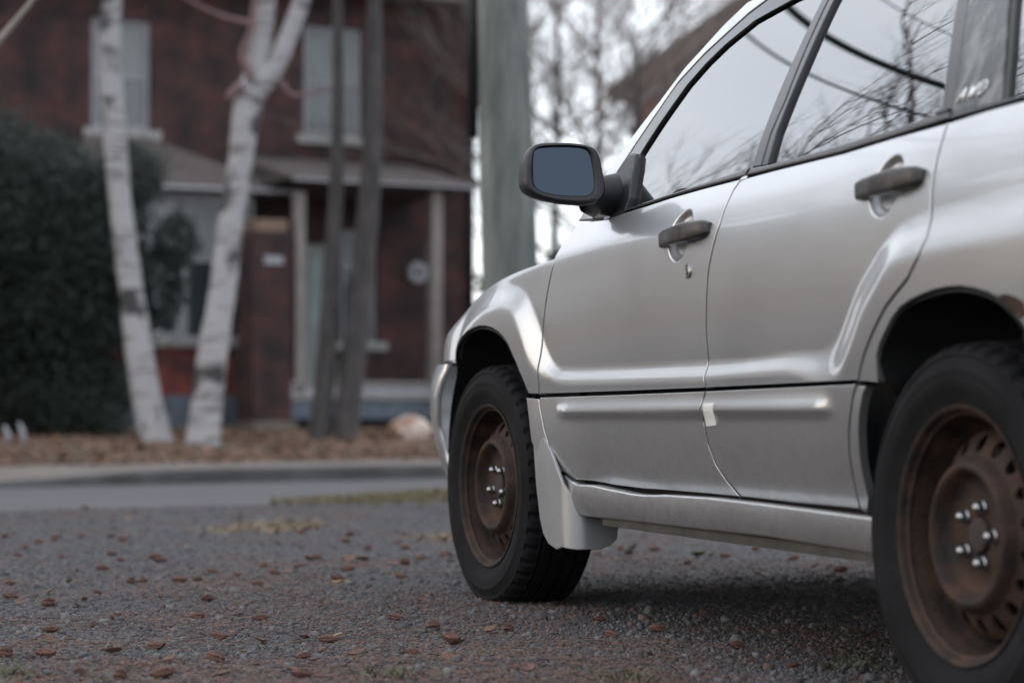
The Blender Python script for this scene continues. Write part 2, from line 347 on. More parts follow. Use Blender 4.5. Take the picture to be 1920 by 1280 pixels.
def densify(pts, step):
    out = []
    n = len(pts)
    for i in range(n):
        (x0, z0, f0), (x1, z1, f1) = pts[i], pts[(i+1) % n]
        L = math.hypot(x1-x0, z1-z0); k = max(1, int(math.ceil(L/step)))
        for j in range(k): out.append((x0+(x1-x0)*j/k, z0+(z1-z0)*j/k, (f0 if j == 0 else (f0 and f1))))
    return out
def round_poly(pts, it=1):                          # light corner softening of a traced polyline (Chaikin on non-flag points)
    return pts
def panel_data(poly, surf, grid=0.011, inset=0.0034, flange=0.018, rnd=0.0016, free=None, fine=False):
    """poly: (x, z) outline; free: test for points where the sheet runs on (no edge fold)."""
    pts = [(p[0], p[1], bool(free and free(p))) for p in poly]
    A = sum(pts[i][0]*pts[(i+1) % len(pts)][1]-pts[(i+1) % len(pts)][0]*pts[i][1] for i in range(len(pts)))
    if A < 0: pts = pts[::-1]
    pts = densify(pts, grid*0.8); n = len(pts)
    XZ = np.array([(p[0], p[1]) for p in pts]); FR = np.array([p[2] for p in pts])
    e = np.roll(XZ, -1, 0) - XZ; e /= np.linalg.norm(e, axis=1)[:, None]+1e-12
    no = np.stack([e[:, 1], -e[:, 0]], 1); nv = no + np.roll(no, 1, 0); nv /= np.linalg.norm(nv, axis=1)[:, None]+1e-9
    ins = np.where(FR, 0.0, inset)[:, None]; rr = np.where(FR, 0.0, rnd)[:, None]
    edge = XZ - nv*ins; ring0 = edge - nv*rr; ring1 = edge - nv*rr*0.3
    x0, z0 = XZ.min(0); x1, z1 = XZ.max(0)
    gx, gz = np.meshgrid(np.arange(x0, x1, grid), np.arange(z0, z1, grid)); gx = gx.ravel(); gz = gz.ravel()
    ok = inside(ring0, gx, gz); gx, gz = gx[ok], gz[ok]
    for hx, hz, ra, rb in (HANDLES if fine else []):
        fx, fz = np.meshgrid(np.arange(hx-ra*1.15, hx+ra*1.15, 0.0027), np.arange(hz-rb*1.15, hz+rb*1.15, 0.0027)); fx = fx.ravel(); fz = fz.ravel()
        if not inside(ring0, np.array([hx]), np.array([hz]))[0]: continue
        far = (np.abs(gx-hx) > ra*1.15) | (np.abs(gz-hz) > rb*1.15); gx, gz = np.concatenate([gx[far], fx]), np.concatenate([gz[far], fz])
    if len(gx):
        ok = dist_poly(ring0, gx, gz, True) > grid*0.45; gx, gz = gx[ok], gz[ok]
    V2 = [Vector(p) for p in ring0] + [Vector((a, b)) for a, b in zip(gx, gz)]
    vc, _, fc, ov, _, _ = delaunay_2d_cdt(V2, [(i, (i+1) % n) for i in range(n)], [], 1, 1e-7)
    V = np.array([(v.x, v.y) for v in vc])
    def ynorm(P):
        h = 0.0015; x, z = P[:, 0], P[:, 1]; y = surf(x, z)
        dx = (surf(x+h, z)-surf(x-h, z))/(2*h); dz = (surf(x, z+h)-surf(x, z-h))/(2*h)
        N = np.stack([-dx, np.ones_like(dx), -dz], 1); N /= np.linalg.norm(N, axis=1)[:, None]; return y, N
    y, N = ynorm(V)
    verts = [np.stack([V[:, 0], y, V[:, 1]], 1)]; norms = [N]
    faces = [tuple(f)[::-1] for f in fc]              # outward = +y
    # edge fold rings
    m = len(V); idx0 = [None]*n
    for i, o in enumerate(ov):
        for k in o:
            if k < n: idx0[k] = i
    o3 = np.stack([nv[:, 0], np.zeros(n), nv[:, 1]], 1)
    def ring(P, dy, mix):
        yy, NN = ynorm(P); q = NN*(1-mix) + o3*mix; q /= np.linalg.norm(q, axis=1)[:, None]
        return np.stack([P[:, 0], yy-dy, P[:, 1]], 1), q
    for P, dy, mix in ((ring1, rnd*0.3, 0.5), (edge, rnd, 0.95), (edge, flange, 1.0)):
        a, b = ring(P, dy, mix); verts.append(a); norms.append(b)
    base = [idx0] + [[m+k*n+i for i in range(n)] for k in range(3)]
    for k in range(3):
        for i in range(n):
            j = (i+1) % n
            if FR[i] and FR[j]: continue
            a, b, c, d = base[k][i], base[k][j], base[k+1][j], base[k+1][i]
            if a is None or b is None: continue
            faces.append((d, c, b, a)[::-1])
    return np.concatenate(verts), np.concatenate(norms), faces
def both(name, data, mat, parent=None, parents=None, mirror=True):
    V, N, F = data; out = []
    for s in ((1, -1) if mirror else (1,)):
        b = MB(); VV = V.copy(); NN = N.copy(); VV[:, 1] *= s; NN[:, 1] *= s
        b.v = [tuple(v) for v in VV]; b.f = F if s == 1 else [f[::-1] for f in F]
        o = b.build(name, mat, parents[0 if s == 1 else 1] if parents else (parent or car), normals=NN); out.append(o)
    return out
def panel(name, poly, surf, mat, parents=None, extra=None, mirror=True, **kw):
    d = panel_data(poly, surf, **kw)
    if extra is not None:
        V, N, F = d; v2, n2, f2 = extra; k = len(V); d = (np.concatenate([V, v2]), np.concatenate([N, n2]), F + [tuple(i+k for i in f) for f in f2])
    return both(name, d, mat, parents=parents, mirror=mirror)
def P_(lst, surf): return [CF.on(px, py, surf) for px, py in lst]

# handle bowls need their centres first
for (cx, cy) in ((1273, 442), (1660, 349)):
    hx, hz = CF.on(cx, cy, S_up); HANDLES.append((hx, hz, 0.060, 0.060))

# ---- door and panel outlines, traced on the body surface
seam_f = [(1087,416),(1069,439),(1052,462),(1040,482),(1037,499),(1029,534),(1022,576),(1017,626),(1011,677),(1010,721),(1010,739)]
seam_f_lo = [(1012,746),(1012,760),(1015,775),(1021,807),(1032,840),(1055,883)]
seam_b = [(1389,337),(1375,357),(1364,380),(1350,420),(1339,454),(1332,485),(1327,514),(1324,573),(1324,626),(1327,660),(1328,677),(1324,695),(1320,712),(1323,728)]
seam_b_lo = [(1322,734),(1318,748),(1314,760),(1313,774),(1318,788),(1322,800),(1328,833),(1341,868),(1360,897),(1391,934)]
seam_r = [(1777,229),(1768,258),(1760,285),(1754,312),(1750,337),(1747,365),(1746,390),(1744,417),(1736,448),(1721,482),(1702,522),(1680,549),(1661,574),(1646,602),(1633,630),(1622,658),(1614,686),(1608,714)]
seam_r_lo = [(1606,720),(1600,738),(1595,770),(1591,810),(1592,849),(1600,900),(1613,957)]
belt_b = [(1138,410),(1168,398),(1212,385),(1257,370),(1316,353),(1404,330),(1448,319),(1582,286),(1683,255),(1787,222)]
mould_f, mould_r = [(1010,740),(1165,735),(1323,729)], [(1323,729),(1465,722),(1608,715)]
clad_top_f, clad_top_r = [(1012,743),(1165,737.5),(1322,731)], [(1323,731),(1465,724),(1606,717)]

fd = [P_(seam_f, S_up), P_(mould_f, S_up), P_(seam_b[::-1], S_up), P_([(1404,330),(1316,353),(1257,370),(1212,385),(1168,398),(1138,410)], S_up)]
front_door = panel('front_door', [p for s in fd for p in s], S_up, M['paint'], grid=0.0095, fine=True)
rd = [P_(seam_b, S_up), P_(mould_r, S_up), P_(seam_r[::-1], S_up), P_([(1683,255),(1582,286),(1448,319),(1404,331)], S_up)]
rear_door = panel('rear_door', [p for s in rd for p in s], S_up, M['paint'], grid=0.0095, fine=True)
fcl = P_(clad_top_f, S_low) + P_(seam_b_lo, S_low) + P_([(1330,928),(1250,921),(1205,918),(1150,911),(1110,903),(1080,901),(1057,886)], S_low) + P_(seam_f_lo[::-1], S_low)
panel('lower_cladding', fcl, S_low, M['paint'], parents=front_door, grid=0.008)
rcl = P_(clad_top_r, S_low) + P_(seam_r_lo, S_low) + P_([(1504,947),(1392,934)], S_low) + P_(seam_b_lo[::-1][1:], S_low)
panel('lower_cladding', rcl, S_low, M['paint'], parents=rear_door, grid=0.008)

# ---- front wing (fender): flat side by CDT, crown lofted from the shoulder line
arch_f_px = [(986,740),(978,708),(970,677),(959,645),(951,632),(941,622),(931,616),(920,613),(907,613),(896,617),(884,624),(874,634),(861,655),(850,678)]
arch_f = P_(arch_f_px, lambda x, z: 0.862+plan(x))
XF = 3.08
seam_side = [p for p in P_(seam_f, S_up)]
seam_low = [p for p in seam_side if p[1] <= zs_f(p[0])+0.002]
x_seam0 = seam_low[0][0]
sh_line = [(x, float(zs_f(x))) for x in np.linspace(XF, x_seam0, 40)]
poly = seam_low + P_([(1010,740)], S_up) + arch_f + [(2.96, arch_f[-1][1]), (XF, arch_f[-1][1]-0.005)] + sh_line
zc_pts = []
def yc_f(x): return 0.765 - 0.055*smoothstep(x, 2.0, 2.35) + plan(x)*1.0 + 0.03*smoothstep(x, 2.7, 3.1)
for px, py in [(1087,413),(1062,421),(1037,431),(990,453),(960,468),(930,491),(906,512),(880,538)]:
    zc_pts.append(CF.on(px, py, lambda x, z: yc_f(x)))
zc_pts += [(3.12, zs_f(3.12)+0.02), (1.9, zc_pts[0][1]+0.01)]
zc_f = smooth_curve(zc_pts)
seam_hi = [p for p in seam_side if p[1] > zs_f(p[0])+0.002][::-1]      # rising from the shoulder
rows = []; NT, NX = 14, 70
def crown(x, t):
    zs = float(zs_f(x)); ys = float(S_up([x], [zs])[0]); zc = float(zc_f(x)); yc = float(yc_f(x))
    dz = max(zc-zs, 0.01)
    p0 = np.array([ys, zs]); p3 = np.array([yc, zc]); p1 = p0+np.array([-0.42, 1.0])*dz*0.5; p2 = p3+np.array([1.0, 0.15])*dz*0.35
    q = (1-t)**3*p0+3*(1-t)**2*t*p1+3*(1-t)*t*t*p2+t**3*p3
    return (x, q[0], q[1])
for i in range(NT+1):
    t = i/NT
    zhere = zs_f(x_seam0) + (zc_f(x_seam0)-zs_f(x_seam0))*t
    xs0 = np.interp(zhere, [x_seam0 and zs_f(x_seam0)] + [p[1] for p in seam_hi], [x_seam0] + [p[0] for p in seam_hi])
    rows.append([crown(x, t) for x in np.linspace(xs0+0.0025, XF, NX)])
A = np.array(rows)
du = np.gradient(A, axis=1); dv = np.gradient(A, axis=0); NN = np.cross(dv.reshape(-1, 3), du.reshape(-1, 3)); NN /= np.linalg.norm(NN, axis=1)[:, None]+1e-12
if NN[:, 1].mean() < 0: NN = -NN
f2 = [(i*NX+j, i*NX+j+1, (i+1)*NX+j+1, (i+1)*NX+j) for i in range(NT) for j in range(NX-1)]
# fold of the crown at the door edge
cv = A.reshape(-1, 3); k0 = len(cv); edgev = [A[i, 0] - np.array([0.0, 0.02, 0.006]) for i in range(NT+1)]
cv = np.concatenate([cv, np.array(edgev)]); NN = np.concatenate([NN, np.tile([-1.0, 0, 0], (NT+1, 1))])
f2 += [(k0+i, i*NX, (i+1)*NX, k0+i+1) for i in range(NT)]
_c = np.cross(cv[f2[0][1]]-cv[f2[0][0]], cv[f2[0][2]]-cv[f2[0][0]])
if _c[1] < 0: f2 = [f[::-1] for f in f2]
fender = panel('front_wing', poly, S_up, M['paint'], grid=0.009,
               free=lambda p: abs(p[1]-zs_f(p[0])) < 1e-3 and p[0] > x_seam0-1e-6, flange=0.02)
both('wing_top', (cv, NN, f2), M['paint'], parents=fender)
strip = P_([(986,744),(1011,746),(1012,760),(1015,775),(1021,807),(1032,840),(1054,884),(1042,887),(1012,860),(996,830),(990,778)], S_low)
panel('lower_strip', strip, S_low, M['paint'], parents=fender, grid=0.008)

# ---- rear quarter panel
arch_r_px = [(1626,720),(1633,667),(1643,644),(1655,624),(1669,601),(1686,580),(1706,566),(1730,555),(1754,546),(1780,541),(1805,540),(1830,544),(1850,550),(1868,559),(1893,584),(1911,611),(1920,630)]
arch_r = P_(arch_r_px, lambda x, z: 0.866+plan(x))
lx, lz = arch_r[-1]; a0 = math.atan2(lz-0.34, lx-0.0); rr = math.hypot(lx, lz-0.34)
arch_r += [(rr*math.cos(a)*1.0, 0.34+rr*math.sin(a)) for a in np.linspace(a0+0.1, R(182), 12)]
xb = arch_r[-1][0]
q = P_(seam_r, S_up) + P_([(1608,716)], S_up) + arch_r + [(xb-0.02, 0.46), (-0.87, 0.46), (-0.90, 0.70), (-0.90, 1.05)] + [CF.on(1920, 187, S_up)] + P_([(1850,206)], S_up)
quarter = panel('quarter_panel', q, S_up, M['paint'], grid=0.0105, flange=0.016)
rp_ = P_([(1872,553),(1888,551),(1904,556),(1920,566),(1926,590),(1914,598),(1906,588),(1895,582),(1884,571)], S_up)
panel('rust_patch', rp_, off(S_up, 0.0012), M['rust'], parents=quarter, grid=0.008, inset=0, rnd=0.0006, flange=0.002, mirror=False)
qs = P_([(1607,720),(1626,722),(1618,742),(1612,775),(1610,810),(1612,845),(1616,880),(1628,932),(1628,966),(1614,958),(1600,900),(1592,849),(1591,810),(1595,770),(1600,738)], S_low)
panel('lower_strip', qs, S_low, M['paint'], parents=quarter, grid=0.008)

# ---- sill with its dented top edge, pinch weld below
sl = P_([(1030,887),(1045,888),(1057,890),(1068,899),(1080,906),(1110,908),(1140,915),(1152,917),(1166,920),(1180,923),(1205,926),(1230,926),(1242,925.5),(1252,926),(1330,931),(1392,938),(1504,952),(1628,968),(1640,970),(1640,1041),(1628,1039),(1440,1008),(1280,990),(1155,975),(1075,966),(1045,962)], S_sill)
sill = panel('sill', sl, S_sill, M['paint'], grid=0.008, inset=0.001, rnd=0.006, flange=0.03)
for s in (0, 1):
    sg = 1 if s == 0 else -1
    b = MB(); y0, y1 = sorted((0.805*sg, 0.812*sg)); b.box(0.36, 1.75, y0, y1, 0.249, 0.27); b.build('pinch_weld', M['weld'], sill[s], bevel=0.002)

# ---- tape over the door gap
tp = P_([(1323,756),(1342,755),(1346,797),(1327,799)], S_low)
panel('tape_patch', tp, lambda x, z: 0.8600 - 0.14*(zm_f(x)-z) - 0.48*(zm_f(x)-z)**2 + 0.0105*np.exp(-((z-r1[1]-0.003)/0.026)**2), M['tape'], parents=rear_door, grid=0.01, inset=0, rnd=0.0003, flange=0.008, mirror=False)

# ---- greenhouse: belt moulding, frames, pillars, glass
def Pg(l): return P_(l, G)
belt_t = [(1150,403),(1180,393),(1212,380),(1280,358),(1340,338),(1414,314),(1448,308),(1549,281),(1683,241),(1767,212),(1787,206)]
S_belt = lambda x, z: np.maximum(G(x, z), S_up(x, np.minimum(z, 1.06))*0+0.0) + 0.010
bf = Pg([(1138,411),(1168,399),(1212,386),(1257,371),(1316,354),(1403,331),(1412,315),(1340,338),(1280,358),(1212,380),(1180,393)])
panel('belt_moulding', bf, S_belt, M['belt'], parents=front_door, grid=0.008, inset=0.0005, rnd=0.004, flange=0.03)
br_ = Pg([(1405,331),(1448,320),(1582,287),(1683,256),(1787,223),(1787,207),(1767,213),(1683,242),(1549,282),(1448,309),(1415,315)])
panel('belt_moulding', br_, S_belt, M['belt'], parents=rear_door, grid=0.008, inset=0.0005, rnd=0.004, flange=0.03)
A_out = Pg([(1086,415),(1110,373),(1137,328),(1163,290),(1190,253),(1239,190),(1288,125),(1321,89),(1360,46),(1404,4)])
A_mid = Pg([(1112,412),(1128,375),(1148,340),(1173,302),(1222,228),(1272,156),(1321,103),(1360,67),(1404,27),(1448,-6)])
A_in = Pg([(1160,402),(1180,350),(1201,289),(1239,230),(1288,161),(1324,120),(1360,85),(1414,41),(1488,0)])
roof_o = [(1.05, 1.515), (0.75, 1.535), (0.3, 1.54), (-0.3, 1.53), (-0.85, 1.49)]
roof_m = [(1.0, 1.487), (0.75, 1.50), (0.3, 1.505), (-0.3, 1.495), (-0.82, 1.455)]
top_i = [(1.02, 1.452), (0.84, 1.462), (0.5, 1.468), (0.15, 1.466)]
panel('a_pillar', A_out + roof_o + roof_m[::-1] + A_mid[::-1], off(G, 0.004), M['paint'], grid=0.010, inset=0.0008, rnd=0.005, flange=0.05)
b_front = Pg([(1413,315),(1431,259),(1465,171),(1498,97),(1545,0)])
b_mid = Pg([(1430,312),(1449,249),(1476,188),(1509,104),(1554,5)])
b_rear = Pg([(1441,310),(1458,249),(1482,188),(1515,111),(1562,8)])
dxb = (b_front[-1][0]-b_front[-3][0])/(b_front[-1][1]-b_front[-3][1])
def ext(l, z): x, zz = l[-1]; return (x + dxb*(z-zz)*1.1, z)
c_fr = Pg([(1767,210),(1780,111),(1797,0)]); c_mid = Pg([(1788,218),(1803,111),(1820,0)]); c_re = Pg([(1881,190),(1889,95),(1896,0)]); c_gap = Pg([(1891,187),(1899,95),(1906,0)])
def ext2(l, z): (xa, za), (x, zz) = l[-2], l[-1]; return (x + (x-xa)/(zz-za)*(z-zz), z)
fr_poly = A_mid[1:] + roof_m[:1] + [(0.80, 1.497), ext(b_mid, 1.495), ext(b_mid, 1.462), ext(b_front, 1.462), top_i[0]] + A_in[::-1]
panel('window_frame', fr_poly, off(G, 0.001), M['trim'], parents=front_door, grid=0.012, inset=0.0006, rnd=0.003, flange=0.03)
panel('window_sash', b_front + [ext(b_front, 1.466), ext(b_mid, 1.466)] + b_mid[::-1], off(G, 0.005), M['belt'], parents=front_door, grid=0.010, inset=0.0004, rnd=0.003, flange=0.03)
panel('window_sash', b_mid + [ext(b_mid, 1.466), ext(b_rear, 1.466)] + b_rear[::-1], off(G, 0.003), M['trim'], parents=rear_door, grid=0.010, inset=0.0004, rnd=0.003, flange=0.03)
panel('window_frame', [ext(b_mid, 1.468), ext(b_mid, 1.499), (0.4, 1.502), ext2(c_mid, 1.50)] + c_mid[::-1] + c_fr + [ext2(c_fr, 1.465), (0.4, 1.468)], off(G, 0.003), M['belt'], parents=rear_door, grid=0.012, inset=0.0005, rnd=0.003, flange=0.03)
panel('rubber_seal', Pg([(1763,211),(1787,203),(1787,209),(1766,216)]), off(G, 0.012), M['black_plastic'], parents=rear_door, grid=0.01, inset=0, rnd=0.001, flange=0.02)
cp = panel('c_pillar_panel', c_mid[:1] + c_re[:1] + c_re[1:] + [ext2(c_re, 1.50), ext2(c_mid, 1.50)] + c_mid[:0:-1], off(G, 0.004), M['faded'], grid=0.012, inset=0.001, rnd=0.002, flange=0.03)
panel('pillar_gap_trim', c_re + [ext2(c_re, 1.49), ext2(c_gap, 1.49)] + c_gap[::-1], off(G, 0.0), M['black_plastic'], parents=quarter, grid=0.012, inset=0, rnd=0.001, flange=0.02)
panel('quarter_belt_trim', Pg([(1789,223),(1881,197),(1925,184)]) + [(-0.80, 1.062), (-0.80, 1.076)] + Pg([(1925,178),(1881,190),(1789,217)]), off(G, 0.008), M['trim'], parents=quarter, grid=0.012, inset=0, rnd=0.002, flange=0.03)
gz = off(G, -0.008)
gf = Pg([(1170,396),(1280,362),(1420,318)]) + [p for p in b_mid] + [ext(b_mid, 1.475), (1.0, 1.465)] + Pg([(1470,-2),(1405,34),(1350,82),(1282,152),(1230,222),(1190,289)])
kwg = dict(grid=0.02, inset=0, rnd=0.0005, flange=0.0045)
panel('side_window', gf, gz, M['glass'], parents=front_door, **kwg)
gr = Pg([(1436,314),(1549,285),(1683,245),(1775,214)]) + [ (p[0]-0.01, p[1]) for p in c_fr[1:]] + [(ext2(c_fr, 1.475)[0]-0.01, 1.475), (0.4, 1.478), ext(b_mid, 1.475)] + b_mid[::-1]
panel('side_window', gr, gz, M['glass'], parents=rear_door, **kwg)
gq = [c_re[0]] + c_re[1:] + [ext2(c_re, 1.46), (-0.3, 1.46), (-0.70, 1.43), (-0.80, 1.07), (-0.3, 1.058)]
panel('quarter_window', gq, gz, M['glass'], parents=quarter, **kwg)
# pillar to the rear of the quarter glass and roof-side rail down to the belt
panel('d_pillar', [(-0.70, 1.46), (-0.82, 1.455), (-0.92, 1.06), (-0.79, 1.062)], off(G, 0.004), M['paint'], grid=0.015, inset=0.001, rnd=0.004, flange=0.04)
panel('roof_rail_trim', [ext2(c_re, 1.462), ext2(c_re, 1.50), (-0.3, 1.495), (-0.82, 1.455), (-0.68, 1.432), (-0.3, 1.462)], off(G, 0.002), M['trim'], grid=0.015, inset=0.001, rnd=0.003, flange=0.03)

# AWD badge
def badge_letters():
    a = CF.on(1798, 194, G); c = CF.on(1853, 173, G); ux, uz = c[0]-a[0], c[1]-a[1]; L = math.hypot(ux, uz); ux, uz = ux/L, uz/L
    hgt = 0.023; w = L/3.0; b = MB()
    strokes = {0: [((0, 0), (.55, 1)), ((.55, 1), (.8, 0)), ((.25, .42), (.75, .42))],
               1: [((.1, 1), (.2, 0)), ((.2, 0), (.5, .8)), ((.5, .8), (.62, 0)), ((.62, 0), (.98, 1))],
               2: [((.1, 0), (.25, 1)), ((.25, 1), (.7, .92)), ((.7, .92), (.92, .55)), ((.92, .55), (.72, .1)), ((.72, .1), (.1, 0))]}
    for k in range(3):
        for p, q in strokes[k]:
            pts = []
            for (u, v) in (p, q):
                s_ = (k*1.02 + u*0.86)*w + 0.007*v; x = a[0]+ux*s_ - uz*0 ; z = a[1]+uz*s_ + hgt*v
                pts.append((x, float(G(np.array([x]), np.array([z]))[0])+0.0065, z))
            b.tube(pts, 0.0018, 6)
    return b
badge_letters().build('awd_badge', M['badge'], cp[0], smooth=True)

# ---- roof, bonnet, windscreen, nose, tail: the same car carried over to its far side
NYR = 24
rows = []
for x, z in [(A_out[-1][0], A_out[-1][1])] + roof_o:
    y = float(G(np.array([x]), np.array([z]))[0])
    rows.append([(x - 0.0 + 0.04*(1-(t)**2), y*t, z + 0.035*(1-t*t)) for t in np.linspace(-1, 1, NYR)])
fix_normals(MB().grid(rows).build('roof', M['paint'], car, smooth=True))
rows = []
for x, z in [A_out[k] for k in (0, 2, 4, 6, 8, 9)]:
    y = float(G(np.array([x]), np.array([z]))[0])
    rows.append([(x + 0.10*(1-t*t), (y-0.004)*t, z + 0.01*(1-t*t)) for t in np.linspace(-1, 1, NYR)])
fix_normals(MB().grid(rows).build('windscreen', M['glass'], car, smooth=True))
rows = []
for x in np.linspace(2.02, XF+0.14, 30):
    y = float(yc_f(min(x, XF)))-0.004; z = float(zc_f(min(x, XF))) - max(0, x-XF)*0.5
    rows.append([(x + 0.10*(1-t*t)*max(0, (x-2.02)/1.2), y*t, z-0.004 + 0.03*(1-t*t)) for t in np.linspace(-1, 1, NYR)])
fix_normals(MB().grid(rows).build('bonnet', M['paint'], car, smooth=True))
def x_of_y(y, base): return 2.2 + 0.85*(max(base-y, 0)/0.035)**(1/8)
def nose_strip(y0, y1, zb, zt, base, n=20, nz=8, bulge=None):
    rows = []
    for i in range(nz+1):
        z = zb + (zt-zb)*i/nz; bz = bulge(z) if bulge else 0.0
        rows.append([(x_of_y(y, base) + bz, y + 0.0, z) for y in np.linspace(y0, y1, n)])
    return MB().grid(rows)
zb0 = arch_f[-1][1]
yXF = 0.845 + float(plan(np.array([XF]))[0])
for s in (1, -1):
    b = nose_strip(yXF-0.03, 0.40, zb0+0.005, float(zs_f(XF))+0.005, 0.836)
    b.v = [(x, y*s, z) for x, y, z in b.v]; fix_normals(b.build('headlight', M['lamp_clear'], car, smooth=True))
fix_normals(nose_strip(0.395, -0.395, zb0+0.005, float(zs_f(XF))+0.015, 0.846).build('grille', M['black_plastic'], car, smooth=True))
# front bumper, wrapping round the corner to the arch
bz = interp_curve([(0.68, 0.0), (0.655, 0.006), (0.62, 0.020), (0.57, 0.027), (0.50, 0.024), (0.43, 0.010), (0.36, -0.012), (0.30, -0.04), (0.24, -0.09)])
bumper_edge = interp_curve([(z, x) for x, z in P_([(848,681),(840,746),(836,799),(837,852),(841,889)], lambda x, z: 0.858+plan(x))] + [(0.24, 2.88)])
rows = []
for z in np.linspace(zb0-0.006, 0.24, 26):
    xa = float(bumper_edge(z)); base = 0.862 + float(bz(z)); ys = base + float(plan(np.array([xa]))[0])
    half = []
    for t in np.linspace(0, 1, 34):
        y = ys*(1 - t**1.6) if t < 1 else 0.0
        half.append((max(xa, x_of_y(y, base)) if t > 0 else xa, y))
    half[0] = (xa, ys)
    row = [(xa, ys-0.012, z)] + [(x, y, z) for x, y in half] + [(x, -y, z) for x, y in half[::-1][1:]] + [(xa, -ys+0.012, z)]
    rows.append(row)
fix_normals(MB().grid(rows).build('front_bumper', M['paint'], car, smooth=True))
# tail
rows = []
for x, z in [(-0.85, 1.49), (-0.90, 1.06), (-0.93, 0.70), (-0.93, 0.45)]:
    y = 0.80 if z < 1.0 else float(G(np.array([x]), np.array([z]))[0])
    rows.append([(x - 0.05*(1-t*t), y*t, z) for t in np.linspace(-1, 1, 16)])
fix_normals(MB().grid(rows[1:]).build('tailgate', M['paint'], car, smooth=True))
fix_normals(MB().grid(rows[:2]).build('rear_window', M['glass'], car, smooth=True))
b = MB()
rows = [[(xb-0.02 if abs(t) > 0.99 else -0.93-0.09*(1-t**6), 0.845*t, z) for t in np.linspace(-1, 1, 30)] for z in (0.46, 0.40, 0.30, 0.25)]
fix_normals(MB().grid(rows).build('rear_bumper', M['paint'], car, smooth=True))
for s in (1, -1):
    b = MB(); b.box(-0.945, -0.88, *sorted((s*0.66, s*0.80)), 0.80, 1.04); b.build('tail_light', M['lamp_red'], car, bevel=0.01)

# ---- underside, wheel housings, cabin
b = MB(); b.box(-0.88, 2.95, -0.66, 0.66, 0.235, 0.36); b.box(0.40, 2.10, -0.76, 0.76, 0.245, 0.345); b.build('underbody', M['dark'], car)
b = MB(); b.box(2.12, 3.05, -0.50, 0.50, 0.30, 0.78); b.build('engine_block', M['dark'], car)
b = MB(); b.box(-0.86, -0.42, -0.70, 0.70, 0.36, 0.85); b.build('boot_floor', M['dark'], car)
b = MB(); b.tube([(-0.95, -0.45, 0.27), (-0.5, -0.45, 0.27), (0.3, -0.2, 0.26), (2.0, -0.1, 0.26)], 0.03, 10); b.build('exhaust', M['rust_dark'], car, smooth=True)
for s in (1, -1):
    for cx, rr_, nm in ((2.545, 0.43, 'wheel_housing'), (0.0, 0.41, 'wheel_housing')):
        prof = []
        outer = arch_f if cx > 1 else arch_r
        _ar = sorted((math.atan2(az-0.34, ax-cx), math.hypot(ax-cx, az-0.34)) for ax, az in outer); AA = [q[0] for q in _ar]; AR = [q[1] for q in _ar]
        rows = []
        for a in np.linspace(R(-12), R(192), 60):
            # the liner starts just behind the arch lip
            c, sn = math.cos(a), math.sin(a)
            r_ = float(np.interp(a, AA, AR, left=AR[0], right=AR[-1])) - 0.002
            zz = 0.34+r_*sn; strip_side = (c < 0) == (cx > 1)
            y_lip = float(S_up(np.array([cx+r_*c]), np.array([max(zz, 0.62)]))[0]) - 0.004
            yo = float(np.interp(zz, [0.2, 0.45, 0.56, 0.61], [0.76, 0.785, 0.80, y_lip])) if strip_side else y_lip
            rows.append([(cx+(r_-0.005)*c, s*(yo+0.001), 0.34+(r_-0.004)*sn), (cx+(r_+0.015)*c, s*(yo-0.03), 0.34+(r_+0.015)*sn), (cx+(r_+0.02)*c, s*0.62, 0.34+(r_+0.02)*sn), (cx+r_*0.9*c, s*0.52, 0.34+r_*0.9*sn), (cx, s*0.50, 0.34)])
        fix_normals(MB().grid(rows).build(nm, M['dark'], car, smooth=True))
def seat(x, y):
    b = MB(); b.box(x-0.25, x+0.27, y-0.25, y+0.25, 0.36, 0.60)
    b.prism([(x-0.22, 0.58), (x-0.08, 0.58), (x-0.24, 1.12), (x-0.36, 1.12)], 'y', y-0.24, y+0.24)
    b.prism([(x-0.27, 1.10), (x-0.20, 1.10), (x-0.26, 1.30), (x-0.34, 1.30)], 'y', y-0.12, y+0.12)
    return b.build('seat', M['seat'], car, bevel=0.03)
for x, y in ((1.15, 0.36), (1.15, -0.36)): seat(x, y)
b = MB(); b.box(0.05, 0.55, -0.66, 0.66, 0.36, 0.60); b.prism([(0.15, 0.58), (0.02, 0.58), (-0.16, 1.10), (-0.04, 1.10)], 'y', -0.66, 0.66); b.build('rear_seat', M['seat'], car, bevel=0.03)
b = MB(); b.prism([(1.72, 0.50), (2.10, 0.50), (2.10, 0.98), (1.86, 1.0), (1.75, 0.92)], 'y', -0.72, 0.72); b.build('dashboard', M['seat'], car, bevel=0.02)
b = MB(); b.tube([(1.58+0.05*math.sin(a)*0.6, 0.36+0.185*math.cos(a), 0.90+0.17*math.sin(a)) for a in np.linspace(0, 2*math.pi, 33)], 0.014, 8, cap=False)
b.tube([(1.60, 0.36, 0.90), (1.80, 0.36, 0.80)], 0.03, 8); b.tube([(1.58, 0.19, 0.90), (1.59, 0.53, 0.90)], 0.014, 6); b.build('steering_wheel', M['black_plastic'], car, smooth=True)
for s in (1, -1):     # door inner skins keep the cabin dark below the belt
    b = MB(); b.box(0.36, 2.05, *sorted((s*0.70, s*0.735)), 0.34, 1.0); b.build('door_inner', M['seat'], car)
    b = MB(); b.box(-0.84, 0.38, *sorted((s*0.70, s*0.725)), 0.80, 1.03); b.build('side_trim_inner', M['seat'], car)
b = MB(); b.box(2.06, 2.12, -0.75, 0.75, 0.36, 0.98); b.build('bulkhead', M['dark'], car)

